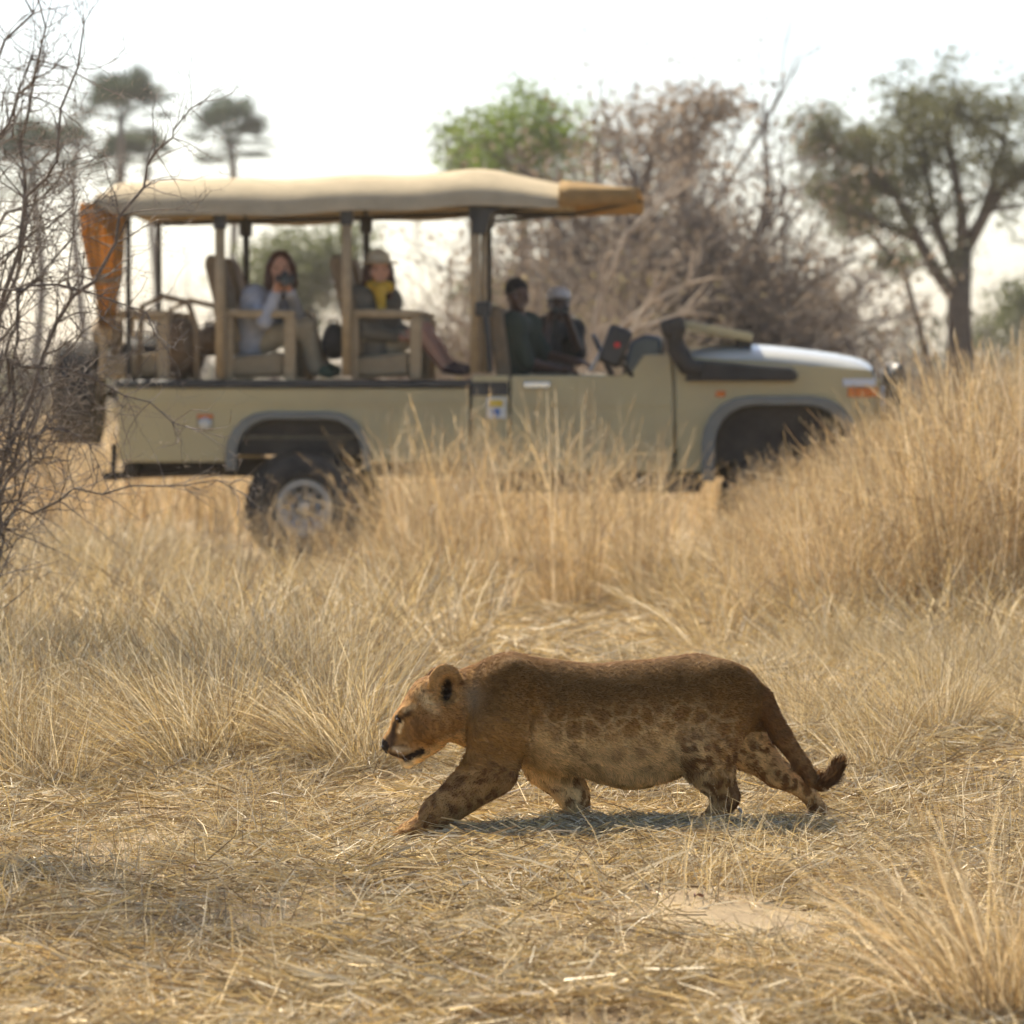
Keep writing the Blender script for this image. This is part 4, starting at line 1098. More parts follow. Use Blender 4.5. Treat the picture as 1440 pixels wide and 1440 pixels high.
# ------------------------------------------------------------------ people
VM = Matrix.Translation((VX, VY, 0)) @ Matrix.Rotation(VROT, 4, 'Z')
def vloc(p): return VM @ Vector(p)

def on_vehicle(name, base, label, cat, group=None):
    return empty(name, vloc(base), VROT, label, cat, group)

def head_frame(face, up=(0, 0, 1)):
    f = np.array(face, float); f /= np.linalg.norm(f)
    r = np.cross(f, np.array(up, float)); r /= np.linalg.norm(r); u = np.cross(r, f)
    return f, r, u

def hand_prims(wrist, dirn, palm_n, curl=1.0, thumb=1):
    """palm, four unequal bent fingers and a thumb from the side of the palm"""
    d = np.array(dirn, float); d /= np.linalg.norm(d); n = np.array(palm_n, float); n -= d * (n @ d); n /= np.linalg.norm(n)
    s = np.cross(d, n) * thumb; w = np.array(wrist, float)
    P = [rc(w, w + d * .035, .026, .030, .012), rc(w + d * .035 - s * .02, w + d * .075 - s * .024, .018, .016, .012), rc(w + d * .035 + s * .02, w + d * .075 + s * .024, .018, .016, .012)]
    for k, (o, L) in enumerate(((.031, .070), (.011, .080), (-.010, .074), (-.030, .058))):
        b = w + d * .082 + s * o
        a1 = .5 * curl; a2 = 1.3 * curl
        m = b + (d * math.cos(a1) + n * math.sin(a1)) * L * .5
        e = m + (d * math.cos(a2) + n * math.sin(a2)) * L * .5
        P += [rc(b, m, .0095, .0090, .004), rc(m, e, .0090, .0078, .004)]
    tb = w + d * .030 + s * .030; tm = tb + (d * .6 + s * .7 + n * .3) * .035; te = tm + (d * .8 + s * .1 + n * .55) * .030
    P += [rc(tb, tm, .012, .011, .008), rc(tm, te, .0105, .0088, .004)]
    return P

def person(label, base, J, skin, clothes, hair=None, hat=None, face=(0, -1, 0), hands=None):
    root = on_vehicle('person', base, label, 'person')
    B = np.array(base, float)
    K = {k: np.array(v, float) - B for k, v in J.items()}
    f, r, u = head_frame(face)
    hc = K['head']
    def H(a, b, c): return hc + f * a + r * b + u * c
    Bs = np.array([f, r, u])
    prim = []
    def limb(a, b, r1, r2, k=.02): prim.append(rc(K[a], K[b], r1, r2, k))
    prim += [rc(K['hipL'], K['hipR'], .105, .105, .04), rc(K['shL'], K['shR'], .062, .062, .04)]
    for s in 'LR':
        prim.append(rc(K['hip' + s], K['sh' + s], .098, .082, .05))
        limb('sh' + s, 'el' + s, .050, .041, .025); limb('el' + s, 'wr' + s, .041, .028)
        limb('hip' + s, 'kn' + s, .086, .058, .03); limb('kn' + s, 'an' + s, .056, .038, .02); limb('an' + s, 'to' + s, .036, .028, .015)
    prim.append(rc(K['neck'], hc - u * .05, .052, .050, .02))
    prim.append(rc((K['shL'] + K['shR']) / 2, K['neck'], .07, .05, .04))
    prim += [el(H(-.012, 0, .030), (.096, .076, .096), .02, Bs), rc(H(.025, 0, -.03), H(.058, 0, -.088), .058, .030, .02),
             rc(H(.085, 0, .018), H(.106, 0, -.022), .010, .014, .008), rc(H(.074, -.03, .033), H(.074, .03, .033), .016, .016, .012),
             el(H(.072, 0, -.055), (.018, .026, .010), .006, Bs)]
    for s in (-1, 1):
        prim += [el(H(.086, s * .031, .014), (.012, .014, .010), .006, Bs, True), el(H(-.005, s * .078, .0), (.018, .010, .032), .006, Bs), el(H(.05, s * .045, -.02), (.03, .025, .03), .02, Bs)]
    prim.append(rc(H(.094, -.02, -.056), H(.094, .02, -.056), .003, .003, .003, 1.0, True))
    for hnd in (hands or []): prim += hand_prims(K['wr' + hnd[0]], hnd[1], hnd[2], hnd[3], hnd[4])
    body = meshobj('body', sdf_mesh('body', prim, .012, 1), skin, root)
    eye_w = EYE
    for s in (-1, 1):
        e = MB().lathe([(.0004, -.010), (.007, -.007), (.0105, 0), (.007, .007), (.0004, .010)], H(.074, s * .031, .014), 'y', 10).build('eye', eye_w, root, smooth=True)
    for nm, mt, spec in clothes:
        q = []
        for a, b, r1, r2, k in spec:
            A = K[a] if isinstance(a, str) else np.array(a) - B; C = K[b] if isinstance(b, str) else np.array(b) - B
            if isinstance(b, str) and isinstance(a, str) and nm.endswith('_short'): C = A + (C - A) * .6
            q.append(rc(A, C, r1, r2, k))
        meshobj(nm.replace('_short', ''), sdf_mesh(nm, q, .014, 1), mt, root)
    if hair is not None:
        mt, style = hair
        if style == 'long':
            q = [el(H(-.026, 0, .042), (.100, .092, .098), .02, Bs)]
            for s in (-1, 1): q += [rc(H(-.02, s * .078, .02), H(.01, s * .085, -.10), .034, .036, .02), rc(H(.01, s * .085, -.10), H(.02, s * .075, -.19), .034, .020, .02)]
            q.append(rc(H(-.07, 0, .0), H(-.08, 0, -.17), .065, .05, .03))
            q.append(el(H(.10, 0, -.015), (.055, .054, .075), .01, Bs, True))
        else:
            q = [el(H(-.018, 0, .048), (.100, .084, .088), .02, Bs), el(H(.11, 0, -.02), (.065, .085, .085), .012, Bs, True), el(H(0, 0, -.10), (.14, .14, .10), .01, Bs, True)]
        meshobj('hair', sdf_mesh('hair', q, .007, 1), mt, root)
    if hat is not None:
        mt, kind = hat
        if kind == 'brim':
            q = [el(H(-.012, 0, .085), (.098, .085, .068), .012, Bs), el(H(-.005, 0, .058), (.165, .150, .013), .010, Bs), el(H(-.012, 0, .02), (.075, .066, .055), .006, Bs, True)]
        else:
            q = [el(H(-.012, 0, .070), (.102, .088, .070), .012, Bs), el(H(.09, 0, .060), (.075, .070, .010), .012, Bs)]
        hm = meshobj('hat', sdf_mesh('hat', q, .006, 1), mt, root)
    return root

EYE = mat('person_eye', (.06, .04, .03), .2, .2, 40)
sk_l = mat('fair_skin', (.50, .27, .18), .5, .1, 14, spec=.4)
sk_d = mat('dark_skin', (.085, .042, .026), .45, .12, 14, spec=.5)
grey_sh = mat('grey_blue_shirt', (.36, .38, .43), .85, .15, 10, .3, 120)
khaki = mat('khaki_trousers', (.40, .34, .23), .85, .15, 10, .3, 120)
jacket = mat('grey_brown_jacket', (.13, .115, .085), .85, .18, 10, .3, 120)
green_sh = mat('dark_green_shirt', (.028, .040, .026), .85, .2, 10, .3, 120)
dark_sh = mat('dark_brown_shirt', (.030, .024, .020), .85, .2, 10, .3, 120)
scarf_m = mat('yellow_scarf', (.58, .36, .035), .85, .2, 18, .3, 120)
hair_b = mat('brown_hair', (.085, .035, .018), .6, .35, 40)
hair_k = mat('black_hair', (.012, .010, .009), .8, .3, 60, .4, 150)
hat_m = mat('khaki_sun_hat', (.52, .45, .32), .85, .15, 20)
cap_m = mat('pale_cap', (.50, .50, .50), .7, .2, 20)
shoe_g = mat('green_shoe', (.10, .14, .08), .7, .2, 20)
sandal = mat('sandal', (.10, .06, .05), .7, .2, 20)

def torso(r=.014): return [('hipL', 'hipR', .105 + r, .105 + r, .04), ('shL', 'shR', .064 + r, .064 + r, .04), ('hipL', 'shL', .100 + r, .086 + r, .05), ('hipR', 'shR', .100 + r, .086 + r, .05)]
def sleeves(r=.012, wr=True): return [x for s in 'LR' for x in ([('sh' + s, 'el' + s, .054 + r, .044 + r, .03)] + ([('el' + s, 'wr' + s, .044 + r, .032 + r, .02)] if wr else []))]
def legs_(r=.012, calf=True): return [('hipL', 'hipR', .110 + r, .110 + r, .04)] + [x for s in 'LR' for x in ([('hip' + s, 'kn' + s, .090 + r, .064 + r, .03)] + ([('kn' + s, 'an' + s, .062 + r, .050 + r, .02)] if calf else []))]
def shoes(r=.010): return [('an' + s, 'to' + s, .036 + r, .032 + r, .01) for s in 'LR']

# passenger behind: long brown hair, photographing
y = .43
J = dict(hipL=vp(352, 484, y + .22), hipR=vp(350, 484, y + .02), shL=vp(392, 424, y + .16), shR=vp(358, 420, y - .10), neck=vp(385, 408, y), head=vp(395, 379, y - .03),
         elL=vp(418, 446, y + .06), elR=vp(372, 452, y - .26), wrL=vp(408, 412, y - .22), wrR=vp(388, 414, y - .29),
         hip=vp(350, 484, y), knL=vp(428, 452, y + .2), knR=vp(432, 460, y + .02), anL=vp(452, 512, y + .20), anR=vp(444, 518, y + .04), toL=vp(472, 522, y + .20), toR=vp(464, 525, y + .02))
p1 = person('passenger with long brown hair and grey shirt raising a camera to the face', vp(352, 500, y + .1), J, sk_l,
       [('shirt', grey_sh, torso() + sleeves()), ('trousers', khaki, legs_()), ('shoes', shoe_g, shoes())], (hair_b, 'long'), None, (.12, -1, -.05),
       [('L', (-.25, -.5, .8), (-.6, -.6, .1), 1.0, -1), ('R', (.3, -.4, .85), (.6, -.6, .1), 1.0, 1)])
def camera_prop(c, aim, label):
    r0 = on_vehicle('photo_camera', c, label, 'camera')
    a = math.atan2(aim[1], aim[0]); r0.rotation_euler = (0, 0, VROT + a)
    MB().box((-.035, -.068, -.045), (.035, .068, .045)).build('camera_body', blackpl, r0, bevel=.012)
    MB().prism([(-.03, .045), (.03, .045), (.02, .07), (-.02, .07)], -.025, .025).build('viewfinder', blackpl, r0, bevel=.005)
    L = MB().lathe([(.001, .0), (.036, .0), (.036, .05), (.040, .055), (.040, .11), (.034, .112), (.034, .10), (.001, .10)], (.035, 0, 0), 'x', 24).build('lens', blackpl, r0, smooth=False)
    MB().lathe([(.001, .099), (.033, .097), (.033, .096), (.001, .096)], (.037, 0, 0), 'x', 20).build('front_glass', glass_m, L)
    return r0
camera_prop(vp(401, 396, y - .24), (.12, -1), 'black camera held up by the passenger with long brown hair')

# passenger in sun hat and yellow scarf
y = .42
J = dict(hipL=vp(530, 492, y + .2), hipR=vp(526, 492, y), shL=vp(546, 424, y + .14), shR=vp(506, 422, y - .08), neck=vp(528, 408, y + .02), head=vp(533, 381, y),
         elL=vp(556, 462, y + .16), elR=vp(512, 466, y - .16), wrL=vp(588, 476, y + .12), wrR=vp(556, 474, y - .10),
         knL=vp(598, 464, y + .2), knR=vp(592, 470, y + .02), anL=vp(634, 514, y + .2), anR=vp(626, 518, y + .02), toL=vp(658, 520, y + .2), toR=vp(652, 522, y))
person('passenger in a sun hat, grey-brown jacket and yellow scarf looking over the armrest', vp(526, 505, y + .1), J, sk_l,
       [('jacket', jacket, torso(.018) + sleeves(.014)), ('shorts_short', khaki, legs_(.014, False)), ('sandals', sandal, shoes(.006)),
        ('scarf', scarf_m, [(vp(522, 404, y - .05), vp(546, 404, y - .05), .048, .045, .03), (vp(534, 408, y - .10), vp(538, 440, y - .16), .050, .028, .03), (vp(526, 404, y + .07), vp(542, 404, y + .07), .045, .045, .03)])],
       (hair_b, 'long'), (hat_m, 'brim'), (.25, -1, -.02), [('L', (1, -.1, -.1), (0, 0, -1), .5, 1), ('R', (1, .1, -.1), (0, 0, -1), .5, -1)])

# driver
y = .44
J = dict(hipL=vp(722, 545, y + .2), hipR=vp(720, 545, y), shL=vp(742, 458, y + .20), shR=vp(722, 458, y - .12), neck=vp(726, 444, y + .04), head=vp(728, 417, y + .02),
         elL=vp(768, 500, y + .22), elR=vp(742, 510, y - .16), wrL=vp(806, 508, y + .10), wrR=vp(790, 520, y - .02),
         knL=vp(800, 540, y + .2), knR=vp(802, 542, y), anL=vp(835, 600, y + .2), anR=vp(838, 600, y), toL=vp(862, 608, y + .2), toR=vp(865, 608, y))
person('driver in a dark green shirt with short black hair behind the wheel', vp(720, 560, y + .1), J, sk_d,
       [('shirt', green_sh, torso(.016) + sleeves(.014, False)), ('trousers', khaki, legs_())], (hair_k, 'short'), None, (.55, -1, -.02),
       [('L', (1, -.1, -.1), (0, .2, -1), .9, 1), ('R', (1, .1, -.1), (0, -.2, -1), .9, -1)])

# front passenger with cap, raising binoculars
y = 1.12
J = dict(hipL=vp(776, 545, y + .2), hipR=vp(772, 545, y), shL=vp(804, 464, y + .12), shR=vp(768, 464, y - .12), neck=vp(786, 452, y), head=vp(786, 430, y - .02),
         elL=vp(815, 496, y - .02), elR=vp(764, 492, y - .26), wrL=vp(800, 452, y - .20), wrR=vp(772, 452, y - .24),
         knL=vp(846, 540, y + .2), knR=vp(846, 542, y), anL=vp(875, 600, y + .2), anR=vp(878, 600, y), toL=vp(900, 608, y + .2), toR=vp(902, 608, y))
person('person beside the driver in dark shirt and pale cap holding up binoculars', vp(772, 560, y + .1), J, sk_d,
       [('shirt', dark_sh, torso(.014) + sleeves(.012, False)), ('trousers', jacket, legs_())], (hair_k, 'short'), (cap_m, 'cap'), (.15, -1, .0),
       [('L', (-.3, -.2, .9), (-.7, -.5, .1), 1.0, -1), ('R', (.3, -.2, .9), (.7, -.5, .1), 1.0, 1)])
b0 = on_vehicle('binoculars', vp(787, 437, y - .21), 'black binoculars held to the eyes of the person in the pale cap', 'binoculars'); b0.rotation_euler = (0, 0, VROT + R(-82))
for s in (-1, 1):
    MB().lathe([(.001, -.05), (.018, -.05), (.020, .0), (.028, .03), (.030, .09), (.001, .09)], (0, s * .034, 0), 'x', 18).build('barrel', blackpl, b0, smooth=False)
MB().box((-.02, -.02, -.008), (.05, .02, .008)).build('bridge', blackpl, b0, bevel=.004)

# bags in the load bed
def bag(px, py, y, sx, sy, sz, m, label, lean=0.0):
    o = on_vehicle('duffel_bag', vp(px, py, y), label, 'bag')
    q = [el((0, 0, sz), (sx, sy, sz), .03), el((sx * .35, 0, sz * .9), (sx * .6, sy * .9, sz * .8), .04), el((-sx * .4, 0, sz * .8), (sx * .55, sy * .95, sz * .75), .04)]
    meshobj('bag_body', sdf_mesh('bag_body', q, .012, 1), m, o)
    MB().tube([(-sx * .4, -sy * .6, sz * 1.4), (-sx * .3, -sy * .3, sz * 2.1), (sx * .3, -sy * .3, sz * 2.1), (sx * .4, -sy * .6, sz * 1.4)], .012, 8).build('handle', seat_d, o, smooth=True)
    o.rotation_euler = (0, lean, VROT)
    return o
bag_b = mat('brown_bag_cloth', (.17, .11, .06), .85, .25, 10, .4, 80); bag_k = mat('black_bag_cloth', (.03, .028, .026), .8, .25, 10, .4, 80); bag_t = mat('tan_bag_cloth', (.36, .28, .18), .85, .2, 10, .4, 80)
bag(255, 534, .45, .16, .22, .22, bag_b, 'bulging brown duffel bag inside the luggage hoop')
bag(205, 534, .5, .20, .25, .16, bag_k, 'black duffel bag under the empty rear seat')
bag(297, 500, .45, .10, .18, .11, bag_b, 'small brown bag hanging behind the photographing passenger\'s seat')
bag(471, 505, .45, .085, .16, .13, bag_k, 'small black bag behind the seat of the passenger in the sun hat')
bag(150, 488, .5, .11, .22, .12, bag_t, 'tan rolled bedding on the rear seat beside the ochre curtain')
# ------------------------------------------------------------------ trees, bushes and palms
bark_g = mat('grey_bark', (.165, .135, .110), .9, .3, 14, .3, 60)
bark_d = mat('dark_bark', (.085, .065, .050), .9, .3, 8, .4, 30)
bark_p = mat('pale_dead_wood', (.36, .29, .22), .9, .25, 10, .3, 40)
twig_t = mat('tan_twigs', (.27, .205, .145), .9, .3, 6)
twig_g = mat('grey_twigs', (.155, .125, .105), .9, .3, 6)
twig_w = mat('ashen_twigs', (.24, .215, .195), .9, .3, 6)
def leafm(name, c, v=.35): return mat(name, c, .6, v, 3, spec=.3, transl=.45)
leaf_gr = leafm('fresh_green_leaves', (.17, .23, .05)); leaf_ol = leafm('olive_leaves', (.11, .12, .05)); leaf_dk = leafm('dusty_dark_leaves', (.13, .13, .065))
leaf_br = leafm('dry_brown_leaves', (.23, .175, .125)); leaf_ye = leafm('yellowing_leaves', (.27, .225, .10)); leaf_palm = leafm('palm_fronds', (.045, .060, .035), .25)

def gz1(x, y): return float(gz(np.array([x]), np.array([y]))[0])
def segs_to(name, out, m, parent, lo, hi, sides=4, kind=None):
    q = [o for o in out if lo <= o[0] <= hi]
    if not q: return None
    o = meshobj(name, seg_mesh(name, [a[1] for a in q], [a[2] for a in q], [a[3] for a in q], [a[4] for a in q], sides), m, parent)
    if kind: o['kind'] = kind
    return o
def leaves(name, rng, pts, per, spread, size, m, parent, flat=1.0):
    V, q, _ = leaf_quads(rng, pts, per, spread, size, flat)
    o = meshobj(name, npmesh(name, V, q), m, parent); o['kind'] = 'stuff'
    return o

def bare_bush(name, px, d, width, height, stems, seed, label, twm, barkm, leafmat=None, nleaf=0, depth=3, lean=0.0, r0=.045, kids=(2, 4), spread=.55, group=None, leafsize=.05):
    rng = np.random.default_rng(seed); x = (px - 720) / F_PX * d
    root = empty(name, (x, d, gz1(x, d)), 0, label, 'bush', group)
    out = []; tips = []
    for i in range(stems):
        a = rng.uniform(0, 2 * np.pi); t = rng.random() ** .7
        dr = np.array([math.cos(a) * t * width / height * .8 + lean, math.sin(a) * t * width / height * .8, 1.0])
        b = np.array([math.cos(a) * t * width * .18, math.sin(a) * t * width * .18, -.1])
        L = height * rng.uniform(.36, .56) * (1.12 - .35 * t)
        grow(rng, b, dr, L, r0 * rng.uniform(.6, 1.1), depth, out, tips, 3, kids, spread, .28, .02, .62, .6, .35)
    segs_to('stem', out, barkm, root, depth, depth, 6)
    segs_to('branch', out, barkm, root, depth - 1, depth - 1, 4, 'stuff')
    segs_to('twigs', out, twm, root, 0, depth - 2, 3, 'stuff')
    if leafmat is not None:
        T = np.array(tips); T = T[rng.choice(len(T), min(len(T), nleaf), replace=False)]
        leaves('leaves', rng, T, 5, .16, leafsize, leafmat, root)
    return root

def leafy_tree(name, px, d, height, crown_r, crown_z, trunk, seed, label, bark, lm_, nl=70, per=80, spr=.34, size=.055, flat=.6, group=None, r0=.2):
    """trunk = list of main-limb polylines (picture columns/rows at this depth)"""
    rng = np.random.default_rng(seed); x = (px - 720) / F_PX * d; g0 = gz1(x, d)
    root = empty(name, (x, d, g0), 0, label, 'tree', group)
    def loc(qx, qy, dy=0.0): return np.array([(qx - px) / F_PX * d, dy, CAM_H + (HOR - qy) / F_PX * d - g0])
    tips = []; out = []
    for k, (pts, ra, rb) in enumerate(trunk):
        P = [loc(*p) for p in pts]; n = len(P)
        MB().tube([Vector(p) for p in P], [ra + (rb - ra) * i / (n - 1) for i in range(n)], 10).build('trunk' if k == 0 else 'limb', bark, root, smooth=True)
        if k or len(trunk) == 1:
            for i in range(1, n):
                for _ in range(3 if i < n - 1 else 4):
                    dr = (P[i] - P[i - 1]); dr = dr / np.linalg.norm(dr) + rng.normal(0, .55, 3); dr[2] = abs(dr[2]) * .35 + .08
                    grow(rng, P[i], dr, crown_r * rng.uniform(.16, .29), rb * .8, 2, out, tips, 3, (2, 3), .6, .3, .05, .62, .55, .4)
    segs_to('branches', out, bark, root, 0, 2, 4, 'stuff')
    T = np.array(tips) if tips else np.zeros((0, 3))
    # extra clumps spread through the crown's volume, denser at its shell
    C = []
    cz = CAM_H + (HOR - crown_z[0]) / F_PX * d - g0, CAM_H + (HOR - crown_z[1]) / F_PX * d - g0
    while len(C) < nl:
        v = rng.normal(0, 1, 3); v /= np.linalg.norm(v); v *= rng.uniform(.45, 1.0)
        C.append([v[0] * crown_r, v[1] * crown_r * .8, (cz[0] + cz[1]) / 2 + v[2] * (cz[0] - cz[1]) / 2])
    T = np.concatenate([T, np.array(C)])
    leaves('crown', rng, T, per, spr, size, lm_, root, flat)
    return root

# --- thorn bush close on the left
def thorn_bush():
    rng = np.random.default_rng(41); D = 16.8
    bx_, by_ = W(-70, 800, D).x, D
    root = empty('thorn_bush', (bx_, by_, gz1(bx_, by_)), 0, 'leafless grey thorn bush with tangled twigs in front of the vehicle\'s tail', 'bush')
    o0 = np.array(root.location)
    mains = [([(-70, 1020), (-35, 700), (8, 450), (38, 250), (58, 100), (66, -60)], .014), ([(-70, 1010), (-10, 700), (60, 490), (128, 385), (200, 262), (240, 190), (287, 138)], .013),
             ([(-75, 1010), (-25, 620), (28, 345), (84, 205), (118, 40)], .014), ([(-80, 1000), (-45, 760), (30, 712), (110, 696), (230, 686), (330, 678)], .009),
             ([(-70, 1000), (-20, 700), (30, 610), (85, 600), (140, 645)], .009), ([(-70, 1000), (-60, 620), (0, 405), (82, 402), (182, 420), (232, 488)], .009),
             ([(-80, 1000), (-70, 420), (-10, 190), (48, 112), (96, 72)], .011), ([(-75, 1000), (-65, 520), (8, 312), (70, 272), (122, 228)], .010),
             ([(-70, 1000), (-40, 640), (12, 505), (90, 522), (188, 562), (258, 596)], .009), ([(-80, 1010), (-100, 600), (-60, 250), (10, 60), (45, -40)], .014),
             ([(-80, 1010), (-30, 800), (20, 560), (30, 420), (100, 330), (130, 280)], .010), ([(-70, 1000), (-15, 760), (25, 640), (70, 560), (100, 470), (140, 440)], .009),
             ([(-70, 1000), (-160, 700), (-190, 400), (-150, 120)], .016), ([(-70, 1000), (-20, 820), (0, 640), (20, 560), (20, 480)], .010)]
    for k in range(20):                    # more stems arching through the tangle
        a = rng.uniform(-160, 20); b = rng.uniform(60, 760); e = rng.uniform(30, 135) if b < 600 else rng.uniform(20, 90)
        mains.append(([(-75 + rng.uniform(-40, 30), 1000), (a - 30, (1000 + b) / 2 + 60), (a, b + 120), ((a + e) / 2, b + rng.uniform(-10, 60)), (e, b + rng.uniform(-90, 30))], rng.uniform(.006, .011)))
    out = []; tips = []; twigs = []
    for pts, r in mains:
        dy = rng.uniform(-.45, .45); P = []
        for i, (a, b) in enumerate(pts):
            w = np.array(W(a, b, D + dy * min(1, i / 2))) - o0; P.append(w)
        # subdivide with a little zig-zag
        Q = [P[0]]
        for a, b in zip(P[:-1], P[1:]):
            for t in (.33, .66, 1.0): Q.append(a + (b - a) * t + rng.normal(0, .020, 3))
        n = len(Q); rad = np.linspace(r, r * .22, n)
        MB().tube([Vector(q) for q in Q], list(rad), 6).build('stem', bark_g, root, smooth=True)
        for i in range(3, n):
            for _ in range(3 if i > 5 else 2):
                dr = Q[i] - Q[i - 1]; dr = dr / np.linalg.norm(dr) + rng.normal(0, .75, 3)
                grow(rng, Q[i], dr, rng.uniform(.10, .26), max(rad[i] * .55, .0022), 2, twigs, tips, 3, (1, 3), .75, .40, .02, .66, .6, .25)
    for l, a, b, ra, rb in list(twigs):             # paired thorns
        if rng.random() < .2:
            d = (b - a); d = d / (np.linalg.norm(d) + 1e-9)
            s = np.cross(d, rng.normal(0, 1, 3)); s /= np.linalg.norm(s) + 1e-9
            for q in (-1, 1): out.append((0, b, b + s * q * rng.uniform(.012, .026) + d * .006, .0011, .0003))
    segs_to('twigs', twigs, bark_g, root, 0, 2, 3, 'stuff'); segs_to('thorns', out, bark_p, root, 0, 0, 3, 'stuff')
thorn_bush()

# --- thickets behind the vehicle
bare_bush('bare_thicket', 700, 47, 2.0, 3.0, 46, 51, 'leafless tan thicket behind the front of the canopy', twig_t, twig_t, leaf_ye, 60, r0=.03, kids=(3, 4), leafsize=.032)
bare_bush('bare_thicket', 585, 50, 1.4, 2.5, 26, 52, 'low leafless tan thicket behind the passenger in the sun hat', twig_t, twig_t, leaf_ye, 40, r0=.03, kids=(3, 4), leafsize=.032)
bare_bush('bare_thicket', 960, 58, 3.1, 4.9, 84, 53, 'large tangled grey leafless thicket rising behind the bonnet', twig_g, bark_g, leaf_br, 1500, r0=.085, kids=(3, 4), leafsize=.06)
bare_bush('bare_thicket', 1075, 62, 1.9, 4.3, 38, 54, 'narrow grey-brown thicket between the large thicket and the flat-topped tree', twig_g, bark_g, leaf_br, 800, r0=.05, kids=(3, 4), leafsize=.06)
bare_bush('bare_thicket', 845, 52, 1.6, 3.1, 36, 55, 'pale tan brushwood behind the person with binoculars', twig_t, bark_p, leaf_ye, 150, r0=.03, kids=(3, 4), leafsize=.032)
bare_bush('bare_thicket', 870, 66, 2.2, 5.3, 44, 56, 'tall brown-leaved thicket with ragged top beside the green tree', twig_g, bark_g, leaf_br, 1500, r0=.06, kids=(3, 4), leafsize=.07)
bare_bush('bare_thicket', 40, 64, 2.6, 2.2, 34, 57, 'low ashen scrub behind the spare wheel', twig_w, twig_w, leaf_dk, 150, r0=.03)
bare_bush('bare_thicket', 235, 85, 2.4, 4.0, 30, 58, 'thin ashen bare tree seen past the rear seat', twig_w, twig_w, None, 0, r0=.035, spread=.7)
bare_bush('bare_thicket', 560, 72, 2.4, 4.2, 22, 59, 'sparse bare twigs reaching above the canopy beside the green tree', twig_w, twig_w, None, 0, r0=.03, spread=.7)
bare_bush('bare_thicket', 1210, 92, 3.0, 3.6, 40, 60, 'ashen leafless scrub in front of the trunk of the flat-topped tree', twig_w, twig_w, leaf_br, 200, r0=.035)
bare_bush('bare_thicket', 1440, 95, 3.2, 3.2, 40, 61, 'ashen leafless scrub behind the tall grass on the right', twig_w, twig_w, leaf_dk, 250, r0=.035)

# bleached fallen boughs against the thicket
def dead_bough(px, py, d, pts, seed, label):
    rng = np.random.default_rng(seed); o0 = W(pts[0][0], pts[0][1], d); root = empty('dead_bough', o0, 0, label, 'branch', None)
    P = [W(a, b, d + rng.uniform(-.1, .1)) - o0 for a, b in pts]; n = len(P)
    MB().tube(P, [.045 - .033 * i / (n - 1) for i in range(n)], 8).build('bough', bark_p, root, smooth=True)
    out = []; tips = []
    for i in range(1, n):
        for _ in range(3): grow(rng, np.array(P[i]), np.array(P[i] - P[i - 1]) + rng.normal(0, .2, 3), .45, .016, 1, out, tips, 3, (1, 3), .6)
    segs_to('twigs', out, bark_p, root, 0, 1, 4, 'stuff')
dead_bough(0, 0, 46, [(800, 680), (845, 420), (880, 330), (920, 292)], 71, 'bleached dead bough curving up behind the visor')
dead_bough(0, 0, 46, [(800, 690), (850, 480), (910, 430), (965, 400)], 72, 'bleached dead bough leaning over the folded windscreen')
dead_bough(0, 0, 45, [(790, 690), (830, 520), (890, 465), (955, 442)], 73, 'lowest bleached dead bough behind the snorkel')

# --- leafy trees
leafy_tree('green_tree', 742, 78, 6.5, 1.6, (112, 300), [([(742, 636), (740, 420), (736, 300), (740, 220)], .16, .06)], 81, 'fresh green leafy tree behind the canopy\'s front peak', bark_g, leaf_gr, 95, 60, .26, .06, .6)
leafy_tree('green_tree', 665, 80, 5.0, .75, (170, 240), [([(665, 634), (668, 420), (660, 250)], .10, .05)], 82, 'small olive green tree beside the fresh green tree', bark_g, leaf_ol, 30, 50, .22, .06, .6)
leafy_tree('hazy_tree', 440, 105, 5.5, 2.0, (305, 440), [([(440, 610), (436, 470), (440, 400)], .2, .08)], 83, 'dusty green tree seen between the two passengers', bark_g, leaf_ol, 70, 60, .34, .09, .7)
leafy_tree('hazy_tree', 385, 115, 4.0, 1.4, (330, 450), [([(385, 604), (385, 480), (388, 420)], .2, .08)], 84, 'dusty green tree behind the photographing passenger', bark_g, leaf_ol, 45, 55, .34, .09, .7)
leafy_tree('flat_topped_tree', 1350, 82, 7, 2.9, (120, 255), [
    ([(1352, 640), (1350, 500), (1348, 430), (1352, 350)], .30, .20),
    ([(1350, 430), (1318, 385), (1292, 340), (1262, 280), (1225, 235), (1190, 215)], .15, .05), ([(1350, 400), (1320, 330), (1302, 250), (1280, 190)], .12, .045),
    ([(1352, 350), (1352, 300), (1340, 240), (1332, 195)], .14, .05), ([(1354, 355), (1385, 300), (1420, 255), (1470, 210)], .15, .05), ([(1380, 305), (1400, 245), (1410, 195)], .10, .04),
    ([(1292, 340), (1250, 320), (1205, 300), (1170, 260)], .08, .03), ([(1420, 255), (1480, 240), (1550, 200)], .09, .04)],
    85, 'large flat-topped acacia with forking dark limbs on the right', bark_d, leaf_dk, 130, 36, .20, .06, .6)
leafy_tree('hazy_tree', 1200, 84, 4, .9, (215, 320), [([(1330, 600), (1270, 380), (1215, 320), (1195, 280)], .08, .04)], 86, 'drooping olive crown beneath the flat-topped acacia\'s left limbs', bark_d, leaf_ol, 34, 45, .22, .06, .7)
leafy_tree('hazy_tree', 1470, 120, 5, 2.2, (400, 500), [([(1470, 600), (1468, 500), (1470, 440)], .2, .08)], 87, 'dusty green tree low behind the flat-topped acacia', bark_g, leaf_ol, 60, 50, .4, .10, .7)

